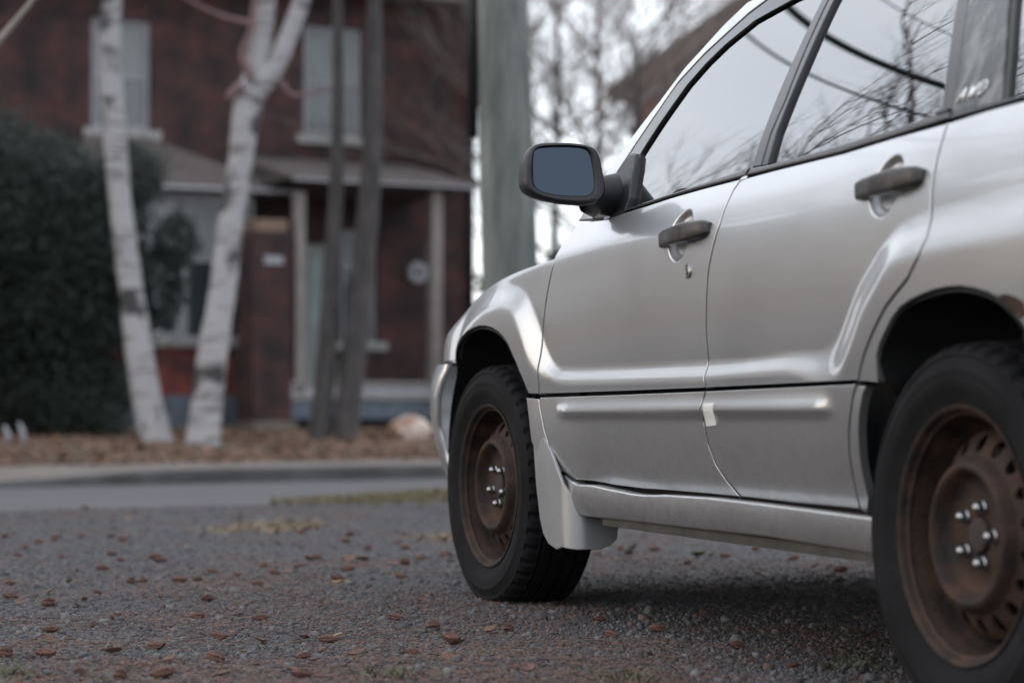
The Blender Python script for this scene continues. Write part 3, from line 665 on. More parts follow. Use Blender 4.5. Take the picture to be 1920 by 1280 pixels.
# ---- door handles and lock
for k, ((px0, py0, px1, py1), door) in enumerate((((1231, 452, 1322, 427), front_door), ((1597, 360, 1722, 329), rear_door))):
    hx, hz, ra, rb = HANDLES[k]
    base = lambda x, z: S_up(x, z)
    save = HANDLES[:]; HANDLES.clear()
    (xa, za), (xb_, zb_) = CF.on(px0, py0, off(S_up, 0.013)), CF.on(px1, py1, off(S_up, 0.013))
    n = 26; rows = []; L = math.hypot(xb_-xa, zb_-za); tx, tz = (xb_-xa)/L, (zb_-za)/L
    hgt = interp_curve([(0, 0.012), (0.03, 0.0155), (0.3, 0.0165), (0.55, 0.0185), (0.78, 0.019), (0.93, 0.0165), (1.0, 0.010)])
    dep = interp_curve([(0, 0.004), (0.03, 0.012), (0.12, 0.021), (0.4, 0.031), (0.65, 0.033), (0.88, 0.026), (0.96, 0.018), (1.0, 0.006)])
    bk = interp_curve([(0, -0.004), (0.13, -0.003), (0.2, 0.012), (0.72, 0.016), (0.78, -0.004), (1.0, -0.004)])
    for i in range(n):
        t = i/(n-1); x, z = xa+(xb_-xa)*t, za+(zb_-za)*t; h_, d_, k_ = float(hgt(t)), float(dep(t)), float(bk(t)); row = []
        y0 = float(base(np.array([x]), np.array([z]))[0])
        for a in np.linspace(0, 2*math.pi, 17)[:-1]:
            c, s_ = math.cos(a), math.sin(a); c = math.copysign(abs(c)**0.45, c); s_ = math.copysign(abs(s_)**0.45, s_)
            yy = k_ + (d_-k_)*(0.5+0.5*c); v = h_*1.18*s_*(1.0-0.10*(c > 0))
            row.append((x - tz*v, y0+yy, z + tx*v))
        rows.append(row)
    for sgn in (1, -1):
        dob = door[0 if sgn == 1 else 1]
        R2 = [[(p[0], p[1]*sgn, p[2]) for p in r] for r in rows]
        b = MB().grid(R2, close_v=True); nn = len(R2[0]); b.f.append(tuple(range(nn))); b.f.append(tuple(range((n-1)*nn, n*nn))[::-1])
        fix_normals(b.build('door_handle', M['grey_plastic'], dob, auto=50))
    HANDLES.extend(save)
lx_, lz_ = CF.on(1291, 508, S_up); ly_ = float(S_up(np.array([lx_]), np.array([lz_]))[0])
b = MB(); b.lathe_y([(0.0165, -0.002), (0.0165, 0.003), (0.0135, 0.0045), (0.0115, 0.0025), (0.010, 0.0035), (0.0001, 0.0035)], 24); b.v = [(x+lx_, y+ly_, z+lz_) for x, y, z in b.v]
lk = fix_normals(b.build('lock', M['chrome'], front_door[0], smooth=True))
b = MB(); b.box(lx_-0.0012, lx_+0.0012, ly_+0.003, ly_+0.0045, lz_-0.007, lz_+0.007); b.build('keyhole', M['dark'], front_door[0])

# ---- door mirror
XM = 1.715
MT, MU = math.tan(R(13)), math.tan(R(5)); MY0, MZ0 = 0.93, 1.08
def Pm(l, x):                                       # pixels on the tilted mirror plane -> (y, z)
    out = []
    for px, py in l:
        c = CF.loc(CAM0); d = CF.dirl(ray(px, py)); t = (x + MT*(c.y-MY0) + MU*(c.z-MZ0) - c.x)/(d.x - MT*d.y - MU*d.z); q = c + d*t; out.append((q.y, q.z))
    return out
out_px = [(984,346),(984,325),(986,304),(992,286),(1001,273),(1014,268),(1040,267),(1070,268),(1096,271),(1112,275),(1122,283),(1128,297),(1131,315),(1134,335),(1137,352),(1134,368),(1120,381),(1098,385),(1060,382),(1028,376),(1004,368),(990,359)]
gl_px = [(1001,338),(1000,318),(1000,298),(1003,282),(1010,277),(1040,275),(1070,275),(1092,277),(1102,281),(1108,292),(1112,312),(1115,335),(1115,354),(1110,363),(1098,367),(1070,367),(1042,365),(1020,360),(1008,354),(1003,348)]
mirrors = []
og = Pm(out_px, XM); gg = Pm(gl_px, XM)
cy = sum(p[0] for p in og)/len(og); czz = sum(p[1] for p in og)/len(og)
def resample(P, n=48):
    P = np.array(P+[P[0]]); d = np.concatenate([[0], np.cumsum(np.linalg.norm(np.diff(P, axis=0), axis=1))]); t = np.linspace(0, d[-1], n, endpoint=False)
    Q = np.stack([np.interp(t, d, P[:, 0]), np.interp(t, d, P[:, 1])], 1)
    for _ in range(2): Q = 0.25*np.roll(Q, 1, 0)+0.5*Q+0.25*np.roll(Q, -1, 0)
    return Q
gc = np.array(gg).mean(0); TH = np.linspace(-math.pi, math.pi, 97)[:-1]
def by_angle(P):
    P = np.array(P); Q = []
    for i in range(len(P)):
        for t in np.linspace(0, 1, 12, endpoint=False): Q.append(P[i]*(1-t)+P[(i+1) % len(P)]*t)
    Q = np.array(Q)-gc; a = np.arctan2(Q[:, 1], Q[:, 0]); o = np.argsort(a); r = np.interp(TH, a[o], np.hypot(Q[o, 0], Q[o, 1]), period=2*math.pi)
    r = 0.25*np.roll(r, 1)+0.5*r+0.25*np.roll(r, -1)
    return gc + np.stack([r*np.cos(TH), r*np.sin(TH)], 1)
O = by_angle(og); Gl = by_angle(gg); rO = np.linalg.norm(O-gc, axis=1); rG = np.linalg.norm(Gl-gc, axis=1); O = gc + (O-gc)*(np.maximum(rO, rG+0.010)/rO)[:, None]; cen = np.array([cy, czz])
for sgn in (1, -1):
    mir = bpy.data.objects.new('door_mirror', None); COL.objects.link(mir); mir.parent = car
    def ring(Q, x): return [(x + MT*(q[0]-MY0) + MU*(q[1]-MZ0), q[0]*sgn, q[1]) for q in Q]
    rows = [ring(Gl, XM+0.012), ring(Gl*1.0, XM+0.002), ring(Gl+(O-Gl)*0.35, XM-0.004), ring(Gl+(O-Gl)*0.8, XM-0.002), ring(O, XM+0.008), ring(cen+(O-cen)*1.0, XM+0.03), ring(cen+(O-cen)*0.95, XM+0.06), ring(cen+(O-cen)*0.82, XM+0.085), ring(cen+(O-cen)*0.55, XM+0.105), ring(cen+(O-cen)*0.02, XM+0.112)]
    fix_normals(MB().grid(rows, close_v=True).build('mirror_housing', M['black_plastic'], mir, auto=60))
    gv = ring(Gl, XM+0.007); b = MB(); b.add(gv + ring([gc], XM+0.007), [(i, (i+1) % len(gv), len(gv)) for i in range(len(gv))]); fix_normals(b.build('mirror_glass', M['mirror'], mir))
    # arm from the housing foot to the sail plate
    a0 = Pm([(1100,378)], XM+0.03)[0]; rows = []
    path = [((XM+0.035, a0[0]-0.00, a0[1]+0.010), 0.034, 0.034), ((XM+0.04, a0[0]-0.03, a0[1]+0.004), 0.036, 0.040), ((XM+0.05, 0.815, 1.052), 0.040, 0.046), ((XM+0.06, 0.765, 1.055), 0.048, 0.055)]
    for (x, y, z), rx, rz in path:
        rows.append([(x+rx*math.cos(t), y*sgn, z+rz*math.sin(t)) for t in np.linspace(0, 2*math.pi, 21)[:-1]])
    fix_normals(MB().grid(rows, close_v=True).build('mirror_arm', M['black_plastic'], mir, smooth=True))
    mirrors.append(mir)
sail = Pg([(1120,412),(1144,410),(1176,399),(1186,372),(1190,345),(1196,312),(1199,289),(1190,288),(1178,302),(1160,328),(1140,362),(1124,392)])
panel('sail_plate', sail, off(G, 0.010), M['black_plastic'], parents=mirrors, grid=0.009, inset=0, rnd=0.006, flange=0.03)

# ---- mud flap behind the front wheel
fo = [CF.px(px, py, 0.862) for px, py in [(994,801),(1005,801),(1012,815),(1021,832),(1030,852),(1047,900),(1060,940),(1070,962),(1076,972),(1070,1000),(1062,1030),(1042,1032),(1020,1020),(1010,1002),(1005,972),(999,897),(995,835)]]
XB, RB = 1.935, 0.05                                  # the flap runs back along the side, then turns in behind the tyre
def flap_map(s):                                    # s measured back from x = 2.2 -> plan position and outward normal
    sb = 2.2-XB; q = RB*math.pi/2
    if s <= sb: return (2.2-s, 0.853), (0.0, 1.0)
    if s <= sb+q: a = (s-sb)/RB; return (XB-RB*math.sin(a), 0.853-RB*(1-math.cos(a))), (-math.sin(a), math.cos(a))
    return (XB-RB, 0.853-RB-(s-sb-q)), (-1.0, 0.0)
o_ = [CF.px(px, py, 0.860) for px, py in [(1063,946),(1047,900),(1030,852),(1021,832),(1012,815),(1005,802),(999,800),(994,803),(995,835),(999,897),(1005,972),(1010,1000),(1020,1020),(1034,1030)]]
sz_ = [(-(2.2-x), z) for x, z in o_]
sb = 2.2-XB
sz_ += [(-(sb+0.0), 0.186), (-(sb+0.05), 0.181), (-(sb+0.11), 0.182), (-(sb+0.14), 0.190), (-(sb+0.158), 0.207), (-(sb+0.163), 0.235), (-(sb+0.155), 0.272), (-(sb+0.10), 0.290), (-(sb+0.06), 0.304), (-(sb+0.035), 0.312), (-(sb+0.012), 0.316)]
V, N, F = panel_data(sz_, lambda x, z: 0.0*x, grid=0.008, inset=0.0, rnd=0.003, flange=0.007)
V2, N2 = [], []
for v, n in zip(V, N):
    (x, y), (a, c) = flap_map(-v[0]); tx, ty = -c, a            # s direction is (-c, a) turned; x' = -s
    lean = -0.035*max(0, 0.33-v[2])
    V2.append((x + a*v[1], y + c*v[1] + lean, v[2])); sx, sy = c, -a
    N2.append((sx*n[0] + a*n[1], sy*n[0] + c*n[1], n[2]))
flap = both('mud_flap', (np.array(V2), np.array(N2), F), M['flap'])

# ---- wheels
def wheel_meshes():
    R0 = 0.333; seg = 264
    prof = [(0.212, 0.070), (0.216, 0.088), (0.224, 0.0925), (0.226, 0.094), (0.229, 0.0945), (0.240, 0.1005), (0.252, 0.1055), (0.254, 0.1065), (0.257, 0.1065), (0.259, 0.1075), (0.268, 0.1085), (0.278, 0.1075), (0.281, 0.1085), (0.285, 0.108), (0.288, 0.1055), (0.297, 0.1025), (0.305, 0.099), (0.308, 0.1005), (0.314, 0.099), (0.319, 0.0955), (0.3235, 0.0905), (0.327, 0.084), (0.3295, 0.074),
            (0.3305, 0.062), (0.331, 0.060), (0.323, 0.058), (0.323, 0.050), (0.3318, 0.048), (0.3325, 0.034), (0.3325, 0.026), (0.324, 0.024), (0.324, 0.016), (0.333, 0.014), (0.333, 0.0)]
    full = prof + [(r, -y) for r, y in prof[::-1][1:]]
    rows = []
    for i, (r, y) in enumerate(full):
        row = []
        ay = abs(y)
        for k in range(seg):
            ph = k if y > 0 else k+3
            rr = r; yy = y
            if r > 0.3175 and (0.06 < ay < 0.10):
                if ph % 6 in (0, 1): rr = r-0.0075; yy = y*(1-0.012)
            elif r > 0.329 and ay <= 0.06:
                if (k + int(ay*160)) % 8 == 0: rr = r-0.004
            a = 2*math.pi*k/seg; row.append((rr*math.cos(a), yy, rr*math.sin(a)))
        rows.append(row)
    ty = MB().grid(rows, close_v=True)
    rim = MB()
    rim.lathe_y([(0.205, 0.080), (0.2165, 0.089), (0.2215, 0.0935), (0.2235, 0.0955), (0.2225, 0.0970), (0.2185, 0.0965), (0.2150, 0.0935), (0.2125, 0.088), (0.2100, 0.080), (0.2070, 0.070), (0.2030, 0.062), (0.2000, 0.045), (0.1965, 0.030), (0.1880, 0.018), (0.1860, 0.0), (0.19, -0.03), (0.2, -0.06), (0.212, -0.085)], 96)
    rim.lathe_y([(0.1875, 0.012), (0.1845, 0.022), (0.1800, 0.0315), (0.1755, 0.0385)], 96)
    ydisc = interp_curve([(0.1755, 0.0385), (0.165, 0.049), (0.155, 0.056), (0.145, 0.0605), (0.1365, 0.0655)])
    rim.lathe_y([(0.1365, 0.0655), (0.1320, 0.0725), (0.1275, 0.081), (0.1235, 0.0865), (0.1185, 0.0885), (0.1135, 0.0875), (0.1095, 0.0835), (0.1050, 0.073), (0.1010, 0.064), (0.0960, 0.0585), (0.0880, 0.056), (0.0700, 0.0555), (0.0620, 0.0575), (0.0400, 0.0575), (0.0345, 0.056), (0.0330, 0.045), (0.0325, 0.02)], 96)
    NH = 18
    for h in range(NH):
        a0 = 2*math.pi*(h+0.5)/NH; hw = math.pi/NH; n = 20
        ringr, ringo, ringi = [], [], []
        for k in range(n):
            t = 2*math.pi*k/n + math.pi/4; c, s = math.cos(t), math.sin(t)
            m = max(abs(c), abs(s)); bx, by = c/m, s/m                      # point on the sector rectangle
            r_b = 0.156+by*0.0195; a_b = a0+bx*hw
            ringo.append((r_b*math.cos(a_b), float(ydisc(r_b)), r_b*math.sin(a_b)))
            r_h = 0.156+s*0.0150; a_h = a0+c*0.0125/0.156
            ringr.append((r_h*math.cos(a_h), float(ydisc(r_h))-0.0005, r_h*math.sin(a_h)))
            ringi.append((r_h*math.cos(a_h), float(ydisc(r_h))-0.008, r_h*math.sin(a_h)))
        rim.grid([ringo, ringr, ringi], close_v=True)
    lug = MB(); lug.lathe_y([(0.0118, 0.0), (0.0118, 0.004), (0.0095, 0.006), (0.0095, 0.014), (0.0078, 0.019), (0.0042, 0.0215), (0.0001, 0.0222)], 12)
    drum = MB(); drum.lathe_y([(0.150, -0.02), (0.150, 0.028), (0.145, 0.032), (0.034, 0.034), (0.0001, 0.034)], 48)
    hub = MB(); hub.lathe_y([(0.031, 0.03), (0.031, 0.060), (0.028, 0.064), (0.0001, 0.064)], 32)
    return ty, rim, lug, drum, hub
ty, rim, lug, drum, hub = wheel_meshes()
def rotated(b, a, steer):
    c, s = math.cos(a), math.sin(a); cs, ss = math.cos(steer), math.sin(steer); o = []
    for x, y, z in b.v:
        x, z = x*c - z*s, x*s + z*c; x, y = x*cs - y*ss, x*ss + y*cs; o.append((x, y, z))
    return o
def make_wheel(x, y, side, spin, steer):
    w = bpy.data.objects.new('wheel', None); COL.objects.link(w); w.parent = car; w.location = (x, y, 0.320)
    fl_ = 1 if side > 0 else -1
    def put(b, name, mat, auto, flatten=False):
        n = MB(); n.v = [(px, py*fl_, pz) for px, py, pz in rotated(b, spin, steer)]
        if flatten:
            vv = []
            for px, py, pz in n.v:
                if pz < -0.322: k = (-0.322-pz); pz = -0.322 - k*0.05
                if pz < -0.24: py *= 1 + 0.06*((-0.24-pz)/0.085)
                vv.append((px, py, pz))
            n.v = vv
        n.f = b.f; return fix_normals(n.build(name, mat, w, auto=auto))
    put(ty, 'tyre', M['tyre'], 40, True); put(rim, 'rim', M['rust'], 35); put(drum, 'brake_drum', M['rust_dark'], 35); put(hub, 'hub', M['rust_dark'], 35)
    for k in range(5):
        a = 2*math.pi*k/5
        n = MB(); n.v = [(px+0.050*math.cos(a), py+0.0575, pz+0.050*math.sin(a)) for px, py, pz in lug.v]; n.f = lug.f; put(n, 'lug_nut', M['chrome'], 40)
make_wheel(0.0, 0.742, 1, R(180), 0.0)
make_wheel(2.545, 0.747, 1, R(200), R(2.5))
make_wheel(0.0, -0.742, -1, R(40), 0.0)
make_wheel(2.545, -0.747, -1, R(10), R(2.5))
# ================================================================== THE PLACE
SF = Frame((-3.45, 18.03, 0.0), 35.0)              # street: x along the far kerb, y away across the kerb
def sw(x, y, z): p = SF.o + SF.ex*x + SF.ey*y; return (p.x, p.y, z)
def vnoise(x, y, seed=0):                          # small smooth value noise
    x = np.asarray(x, float); y = np.asarray(y, float); xi = np.floor(x).astype(int); yi = np.floor(y).astype(int); fx, fy = x-xi, y-yi
    fx = fx*fx*(3-2*fx); fy = fy*fy*(3-2*fy)
    def hsh(a, b): h = (a*374761393 + b*668265263 + seed*1442695041) & 0x7fffffff; h = ((h ^ (h >> 13))*1274126177) & 0x7fffffff; return ((h ^ (h >> 16)) & 0xffff)/65535.0
    return (hsh(xi, yi)*(1-fx)+hsh(xi+1, yi)*fx)*(1-fy)+(hsh(xi, yi+1)*(1-fx)+hsh(xi+1, yi+1)*fx)*fy
def street_y(X, Y): return -(X-SF.o.x)*math.sin(SF.ang) + (Y-SF.o.y)*math.cos(SF.ang)
def street_x(X, Y): return (X-SF.o.x)*math.cos(SF.ang) + (Y-SF.o.y)*math.sin(SF.ang)
def edge_near(sx): return -5.72 + 0.12*np.sin(sx*0.9) + 0.07*np.sin(sx*2.3+1) + 0.5*smoothstep(sx, -1.5, 1.0)
ROADZ = -0.11
def ground_z(X, Y):
    X = np.asarray(X, float); Y = np.asarray(Y, float); s = street_y(X, Y); e = edge_near(street_x(X, Y))
    near = np.where(s < e, 1.0, 0.0)
    slope = ROADZ*np.clip((s-e)/(0-e), 0, 1)
    bump = 0.012*(vnoise(X*1.7, Y*1.7, 3)-0.5) + 0.007*(vnoise(X*6, Y*6, 5)-0.5)
    return np.where(s < e, bump, slope - 0.014) + np.where(s > 0, -0.05, 0)

# ---- ground sheet (fine near the driveway, reaching the horizon)
xs = np.unique(np.concatenate([np.linspace(-3.4, 3.4, 100), -3.4-np.geomspace(0.1, 1500, 34), 3.4+np.geomspace(0.1, 1500, 34)]))
ys = np.unique(np.concatenate([np.linspace(2.5, 14.5, 170), 2.5-np.geomspace(0.1, 1500, 34), 14.5+np.geomspace(0.1, 1500, 40)]))
GX, GY = np.meshgrid(xs, ys); GZ = ground_z(GX, GY)
V = np.stack([GX.ravel(), GY.ravel(), GZ.ravel()], 1); nx, ny = len(xs), len(ys)
I = np.arange(nx*ny).reshape(ny, nx); Fq = np.stack([I[:-1, :-1], I[:-1, 1:], I[1:, 1:], I[1:, :-1]], -1).reshape(-1, 4)
def gravel_material():
    m = bpy.data.materials.new('gravel'); m.use_nodes = True; N = m.node_tree.nodes; L = m.node_tree.links; b = bsdf(m)
    t = N.new('ShaderNodeTexCoord')
    def vor(sc, rnd=1.0):
        v = N.new('ShaderNodeTexVoronoi'); v.inputs['Scale'].default_value = sc; v.inputs['Randomness'].default_value = rnd; L.new(t.outputs['Object'], v.inputs['Vector']); return v
    def noi(sc, d=6):
        n = N.new('ShaderNodeTexNoise'); n.inputs['Scale'].default_value = sc; n.inputs['Detail'].default_value = d; L.new(t.outputs['Object'], n.inputs['Vector']); return n
    def ramp(src, stops):
        r = N.new('ShaderNodeValToRGB'); e = r.color_ramp.elements
        while len(e) < len(stops): e.new(0.5)
        for q, (p, c) in zip(e, stops): q.position = p; q.color = (*c, 1)
        L.new(src, r.inputs['Fac']); return r
    def mix(f, a, b_, mode='MIX'):
        k = N.new('ShaderNodeMixRGB'); k.blend_type = mode
        if isinstance(f, float): k.inputs['Fac'].default_value = f
        else: L.new(f, k.inputs['Fac'])
        for s_, i in ((a, 'Color1'), (b_, 'Color2')):
            if isinstance(s_, tuple): k.inputs[i].default_value = (*s_, 1)
            else: L.new(s_, k.inputs[i])
        return k.outputs['Color']
    v1 = vor(95); v2 = vor(210)
    sep = N.new('ShaderNodeSeparateColor'); L.new(v1.outputs['Color'], sep.inputs[0])
    stone = ramp(sep.outputs[0], [(0.0, (0.0312, 0.03276, 0.03744)), (0.35, (0.0585, 0.06084, 0.06786)), (0.7, (0.0858, 0.0858, 0.09126)), (1.0, (0.1248, 0.1209, 0.1186))])
    sep2 = N.new('ShaderNodeSeparateColor'); L.new(v2.outputs['Color'], sep2.inputs[0])
    fine = ramp(sep2.outputs[1], [(0.0, (0.0351, 0.0351, 0.039)), (1.0, (0.0936, 0.0936, 0.0975))])
    c = mix(0.5, stone.outputs['Color'], fine.outputs['Color'])
    soil = ramp(noi(42, 8).outputs['Fac'], [(0.3, (0.0429, 0.0234, 0.01872)), (0.7, (0.1326, 0.0663, 0.0468))])
    msk = ramp(noi(1.7, 9).outputs['Fac'], [(0.48, (0, 0, 0)), (0.66, (0.8, 0.8, 0.8))])
    c = mix(msk.outputs['Color'], c, soil.outputs['Color'])
    L.new(c, b.inputs['Base Color']); b.inputs['Roughness'].default_value = 0.92
    bp = N.new('ShaderNodeBump'); bp.inputs['Strength'].default_value = 0.9; bp.inputs['Distance'].default_value = 0.010; bp.invert = True
    ad = N.new('ShaderNodeMath'); L.new(v1.outputs['Distance'], ad.inputs[0]); L.new(v2.outputs['Distance'], ad.inputs[1]); L.new(ad.outputs[0], bp.inputs['Height']); L.new(bp.outputs['Normal'], b.inputs['Normal'])
    return m
tag(np_mesh('ground', V, Fq, gravel_material(), smooth=True), kind='structure')

# ---- road, kerb, pavement, yard
asphalt = pm('asphalt', (0.06, 0.058, 0.062), 0.85, 0, 0.14, 1.3, bump=0.25, bscale=140)
rows = []
sxs = np.unique(np.concatenate([np.linspace(-8, 8, 60), -8-np.geomspace(0.5, 300, 16), 8+np.geomspace(0.5, 300, 16)]))
for x in sxs:
    e = float(edge_near(x)); rows.append([sw(x, e*(1-t), ROADZ*t + 0.004 - 0.006*(t == 0)) for t in (0, 0.02, 0.3, 0.6, 1.0)])
tag(fix_normals(MB().grid(rows).build('road', asphalt, smooth=True)), kind='structure')
def kerb_top(x): return 0.012 - 0.105*(1-float(smoothstep(np.array(x), -1.5, 1.2))) if x > -5.5 else -0.093 + 0.105*float(smoothstep(np.array(-x), 5.5, 7.5))
conc = pm('concrete', (0.12, 0.10, 0.088), 0.9, 0, 0.22, 2.2, bump=0.3, bscale=60)
conc2 = pm('kerb_concrete', (0.05, 0.048, 0.047), 0.9, 0, 0.25, 3.0, bump=0.3, bscale=50)
def yard_z(x, y): return 0.014 + 0.070*np.clip(y-1.75, 0, 99) - 0.056*np.clip(y-3.8, 0, 99) - 0.01*np.clip(y-12, 0, 99) + 0.03*(vnoise(np.asarray(x)*0.8, np.asarray(y)*0.8, 9)-0.5)
rows = []
for x in sxs: rows.append([sw(x, 0.16, kerb_top(float(x))-0.006), sw(x, 0.9, 0.5*(kerb_top(float(x))+0.014)), sw(x, 1.75, 0.016)])
pav = tag(fix_normals(MB().grid(rows).build('pavement', conc, smooth=True)), kind='structure')
for k in range(-10, 14):
    x0, x1 = k*2.1+0.55, k*2.1+2.1+0.542; b = MB(); n = 8; r_ = []
    for x in np.linspace(x0, x1, n):
        z = kerb_top(float(x)); r_.append([sw(x, -0.004, ROADZ-0.1), sw(x, -0.004, z-0.02), sw(x, 0.012, z), sw(x, 0.158, z), sw(x, 0.158, ROADZ-0.1)])
    b.grid(r_); b.f.append((0, 1, 2, 3, 4)); q = (n-1)*5; b.f.append((q+4, q+3, q+2, q+1, q))
    fix_normals(b.build('kerb_stone', conc2, pav))
yx = np.unique(np.concatenate([np.linspace(-9, 9, 70), -9-np.geomspace(0.5, 260, 14), 9+np.geomspace(0.5, 260, 14)])); yy = np.concatenate([np.linspace(1.74, 16, 50), 16+np.geomspace(0.5, 400, 14)])
AX, AY = np.meshgrid(yx, yy); AZ = np.maximum(yard_z(AX, AY), -0.02); W = SF.o.x + SF.ex.x*AX + SF.ey.x*AY; W2 = SF.o.y + SF.ex.y*AX + SF.ey.y*AY
I = np.arange(AX.size).reshape(AX.shape); Fq = np.stack([I[:-1, :-1], I[:-1, 1:], I[1:, 1:], I[1:, :-1]], -1).reshape(-1, 4)
yard_m = pm('yard_soil', (0.05, 0.055, 0.03), 0.95, 0, 0, 5.0, col2=(0.13, 0.065, 0.04), lo=0.35, hi=0.6, bump=0.5, bscale=30)
tag(np_mesh('yard', np.stack([W.ravel(), W2.ravel(), AZ.ravel()], 1), Fq, yard_m, smooth=True), kind='structure')

# ---- small-piece scatterers
def pieces(name, P, Svec, ang, tilt, colors, base, faces, mat, kind='stuff', label=None, cat=None):
    """copies of one small shape (base verts, faces) with own size, turn and colour, joined."""
    n = len(P); B = np.asarray(base, float); k = len(B); V = B[None]*Svec[:, None, :]
    V = V + (rng.random((n, k, 3))-0.5)*Svec[:, None, :]*0.35
    ct, st = np.cos(tilt)[:, None], np.sin(tilt)[:, None]; y = V[..., 1]*ct - V[..., 2]*st; z = V[..., 1]*st + V[..., 2]*ct
    ca, sa = np.cos(ang)[:, None], np.sin(ang)[:, None]; x = V[..., 0]*ca - y*sa; y = V[..., 0]*sa + y*ca
    W = np.stack([x, y, z], -1) + P[:, None, :]; Fa = (np.asarray(faces)[None] + (np.arange(n)*k)[:, None, None]).reshape(-1, len(faces[0]))
    return tag(np_mesh(name, W.reshape(-1, 3), Fa, mat, colors=np.repeat(colors, k, 0)), label, cat, kind=kind)
CUBE = [(-.5,-.4,-.5),(.4,-.5,-.45),(.5,.45,-.5),(-.45,.5,-.5),(-.3,-.3,.4),(.33,-.25,.5),(.25,.35,.38),(-.35,.3,.5)]
CUBF = [(0,3,2),(0,2,1),(4,5,6),(4,6,7),(0,1,5),(0,5,4),(1,2,6),(1,6,5),(2,3,7),(2,7,6),(3,0,4),(3,4,7)]
def drive_pts(n, y0=4.1, y1=12.6, p=0.8):
    Y = y0*(y1/y0)**(rng.random(n)**p); X = (rng.random(n)-0.5)*2*(Y*0.236+0.25)
    ok = street_y(X, Y) < edge_near(street_x(X, Y))-0.02; X, Y = X[ok], Y[ok]
    return X, Y
X, Y = drive_pts(115000, p=1.0)
sz = np.exp(rng.normal(math.log(0.0055), 0.5, len(X))); sz = np.clip(sz, 0.004, 0.034)
Sv = np.stack([sz*(0.8+0.6*rng.random(len(X))), sz*(0.7+0.5*rng.random(len(X))), sz*(0.4+0.4*rng.random(len(X)))], 1)
t = rng.random(len(X))[:, None]; stone_c = np.array([[0.033, 0.034, 0.040]])*(1-t) + np.array([[0.112, 0.107, 0.106]])*t
warm = (rng.random(len(X)) < 0.14)[:, None]; stone_c = np.where(warm, stone_c*np.array([[1.15, 0.75, 0.62]]), stone_c)
stone_mat = tone_mat('stone', 0.85)
Z = ground_z(X, Y) + Sv[:, 2]*0.22
pieces('gravel', np.stack([X, Y, Z], 1), Sv, rng.random(len(X))*6.28, (rng.random(len(X))-0.5)*0.6, stone_c, CUBE, CUBF, stone_mat, label='loose grey crushed gravel covering the driveway', cat='gravel')
# fallen needles, in drifts
X, Y = drive_pts(90000, p=1.3); keep = vnoise(X*1.3, Y*1.3, 21)*0.6+vnoise(X*4, Y*4, 22)*0.4 + 0.16*(Y < 5.3) > 0.52+0.25*rng.random(len(X)); X, Y = X[keep], Y[keep]
n = len(X); Sv = np.stack([0.012+0.020*rng.random(n), np.full(n, 0.0016), np.full(n, 0.0014)], 1); t = rng.random(n)[:, None]
pieces('needle_litter', np.stack([X, Y, ground_z(X, Y)+0.006], 1), Sv, rng.random(n)*6.28, (rng.random(n)-0.5)*0.5, np.array([[0.07, 0.032, 0.022]])*(1-t)+np.array([[0.17, 0.088, 0.055]])*t,
       [(-.5,-.5,0),(.5,-.5,.6),(.5,.5,.6),(-.5,.5,0)], [(0,1,2),(0,2,3)], tone_mat('needles', 0.9), label='red-brown fallen needles drifted over the gravel', cat='needles')
# leaf litter along the verge beyond the pavement
n = 9000; sx = -9+18*rng.random(n); sy = 1.6+6.5*rng.random(n)**1.6
PX = SF.o.x+SF.ex.x*sx+SF.ey.x*sy; PY = SF.o.y+SF.ex.y*sx+SF.ey.y*sy; s = 0.03+0.05*rng.random(n); t = rng.random(n)[:, None]
LEAF = [(-.6,0,0),(-.2,-.38,.12),(.3,-.3,.05),(.6,0,.1),(.3,.3,.05),(-.2,.38,.16)]; LEAFF = [(0,1,2),(0,2,3),(0,3,4),(0,4,5)]
leaf_mat = tone_mat('dry_leaf', 0.8)
pieces('leaf_litter', np.stack([PX, PY, np.maximum(yard_z(sx, sy), -0.02)+0.014], 1), np.stack([s, s, s], 1), rng.random(n)*6.28, (rng.random(n)-0.5)*1.0, np.array([[0.07, 0.033, 0.022]])*(1-t)+np.array([[0.20, 0.105, 0.065]])*t, LEAF, LEAFF, leaf_mat, label='brown fallen leaves covering the verge under the birches', cat='leaves')
# grass: tuft strip where the driveway meets the road, and at the front edge of the gravel
def grass(name, P, h, label, c0, c1):
    n = len(P); Sv = np.stack([np.full(n, 0.006), np.full(n, 0.006), h*(0.5+rng.random(n))], 1); t = rng.random(n)[:, None]
    lean = (rng.random((n, 2))-0.5)
    B = [(-.5, 0, 0), (.5, 0, 0), (.35, 2, .55), (-.35, 2, .55), (0, 6, 1.0)]
    return pieces(name, P, Sv, rng.random(n)*6.28, (rng.random(n)-0.5)*1.5, np.array([c0])*(1-t)+np.array([c1])*t, B, [(0, 1, 2), (0, 2, 3), (3, 2, 4)], tone_mat(name+'_blade', 0.8), label=label, cat='grass')
P = []
while len(P) < 2600:
    px = 500+360*random.random()**0.6; py = 946 - (px-500)*0.055 + random.gauss(0, 4.5)*(0.4+(px-500)/360)
    if py < 850: continue
    g = at_ground(px, py); P.append((g.x, g.y, float(ground_z(g.x, g.y))))
grass('verge_grass', np.array(P), 0.04, 'short yellow-green grass where the gravel meets the road', (0.06, 0.065, 0.03), (0.17, 0.125, 0.07))
P = []
for (cx, cy, rx, ry, n) in ((510, 988, 65, 7, 600), (420, 994, 55, 4, 110), (590, 986, 40, 4, 90), (835, 1010, 45, 8, 170)):
    for _ in range(n):
        g = at_ground(random.gauss(cx, rx*0.6), random.gauss(cy, ry*0.55)); P.append((g.x, g.y, float(ground_z(g.x, g.y))))
grass('straw', np.array(P), 0.016, 'pale dry straw lying in a flat clump on the gravel', (0.13, 0.09, 0.06), (0.24, 0.18, 0.115))
P = []
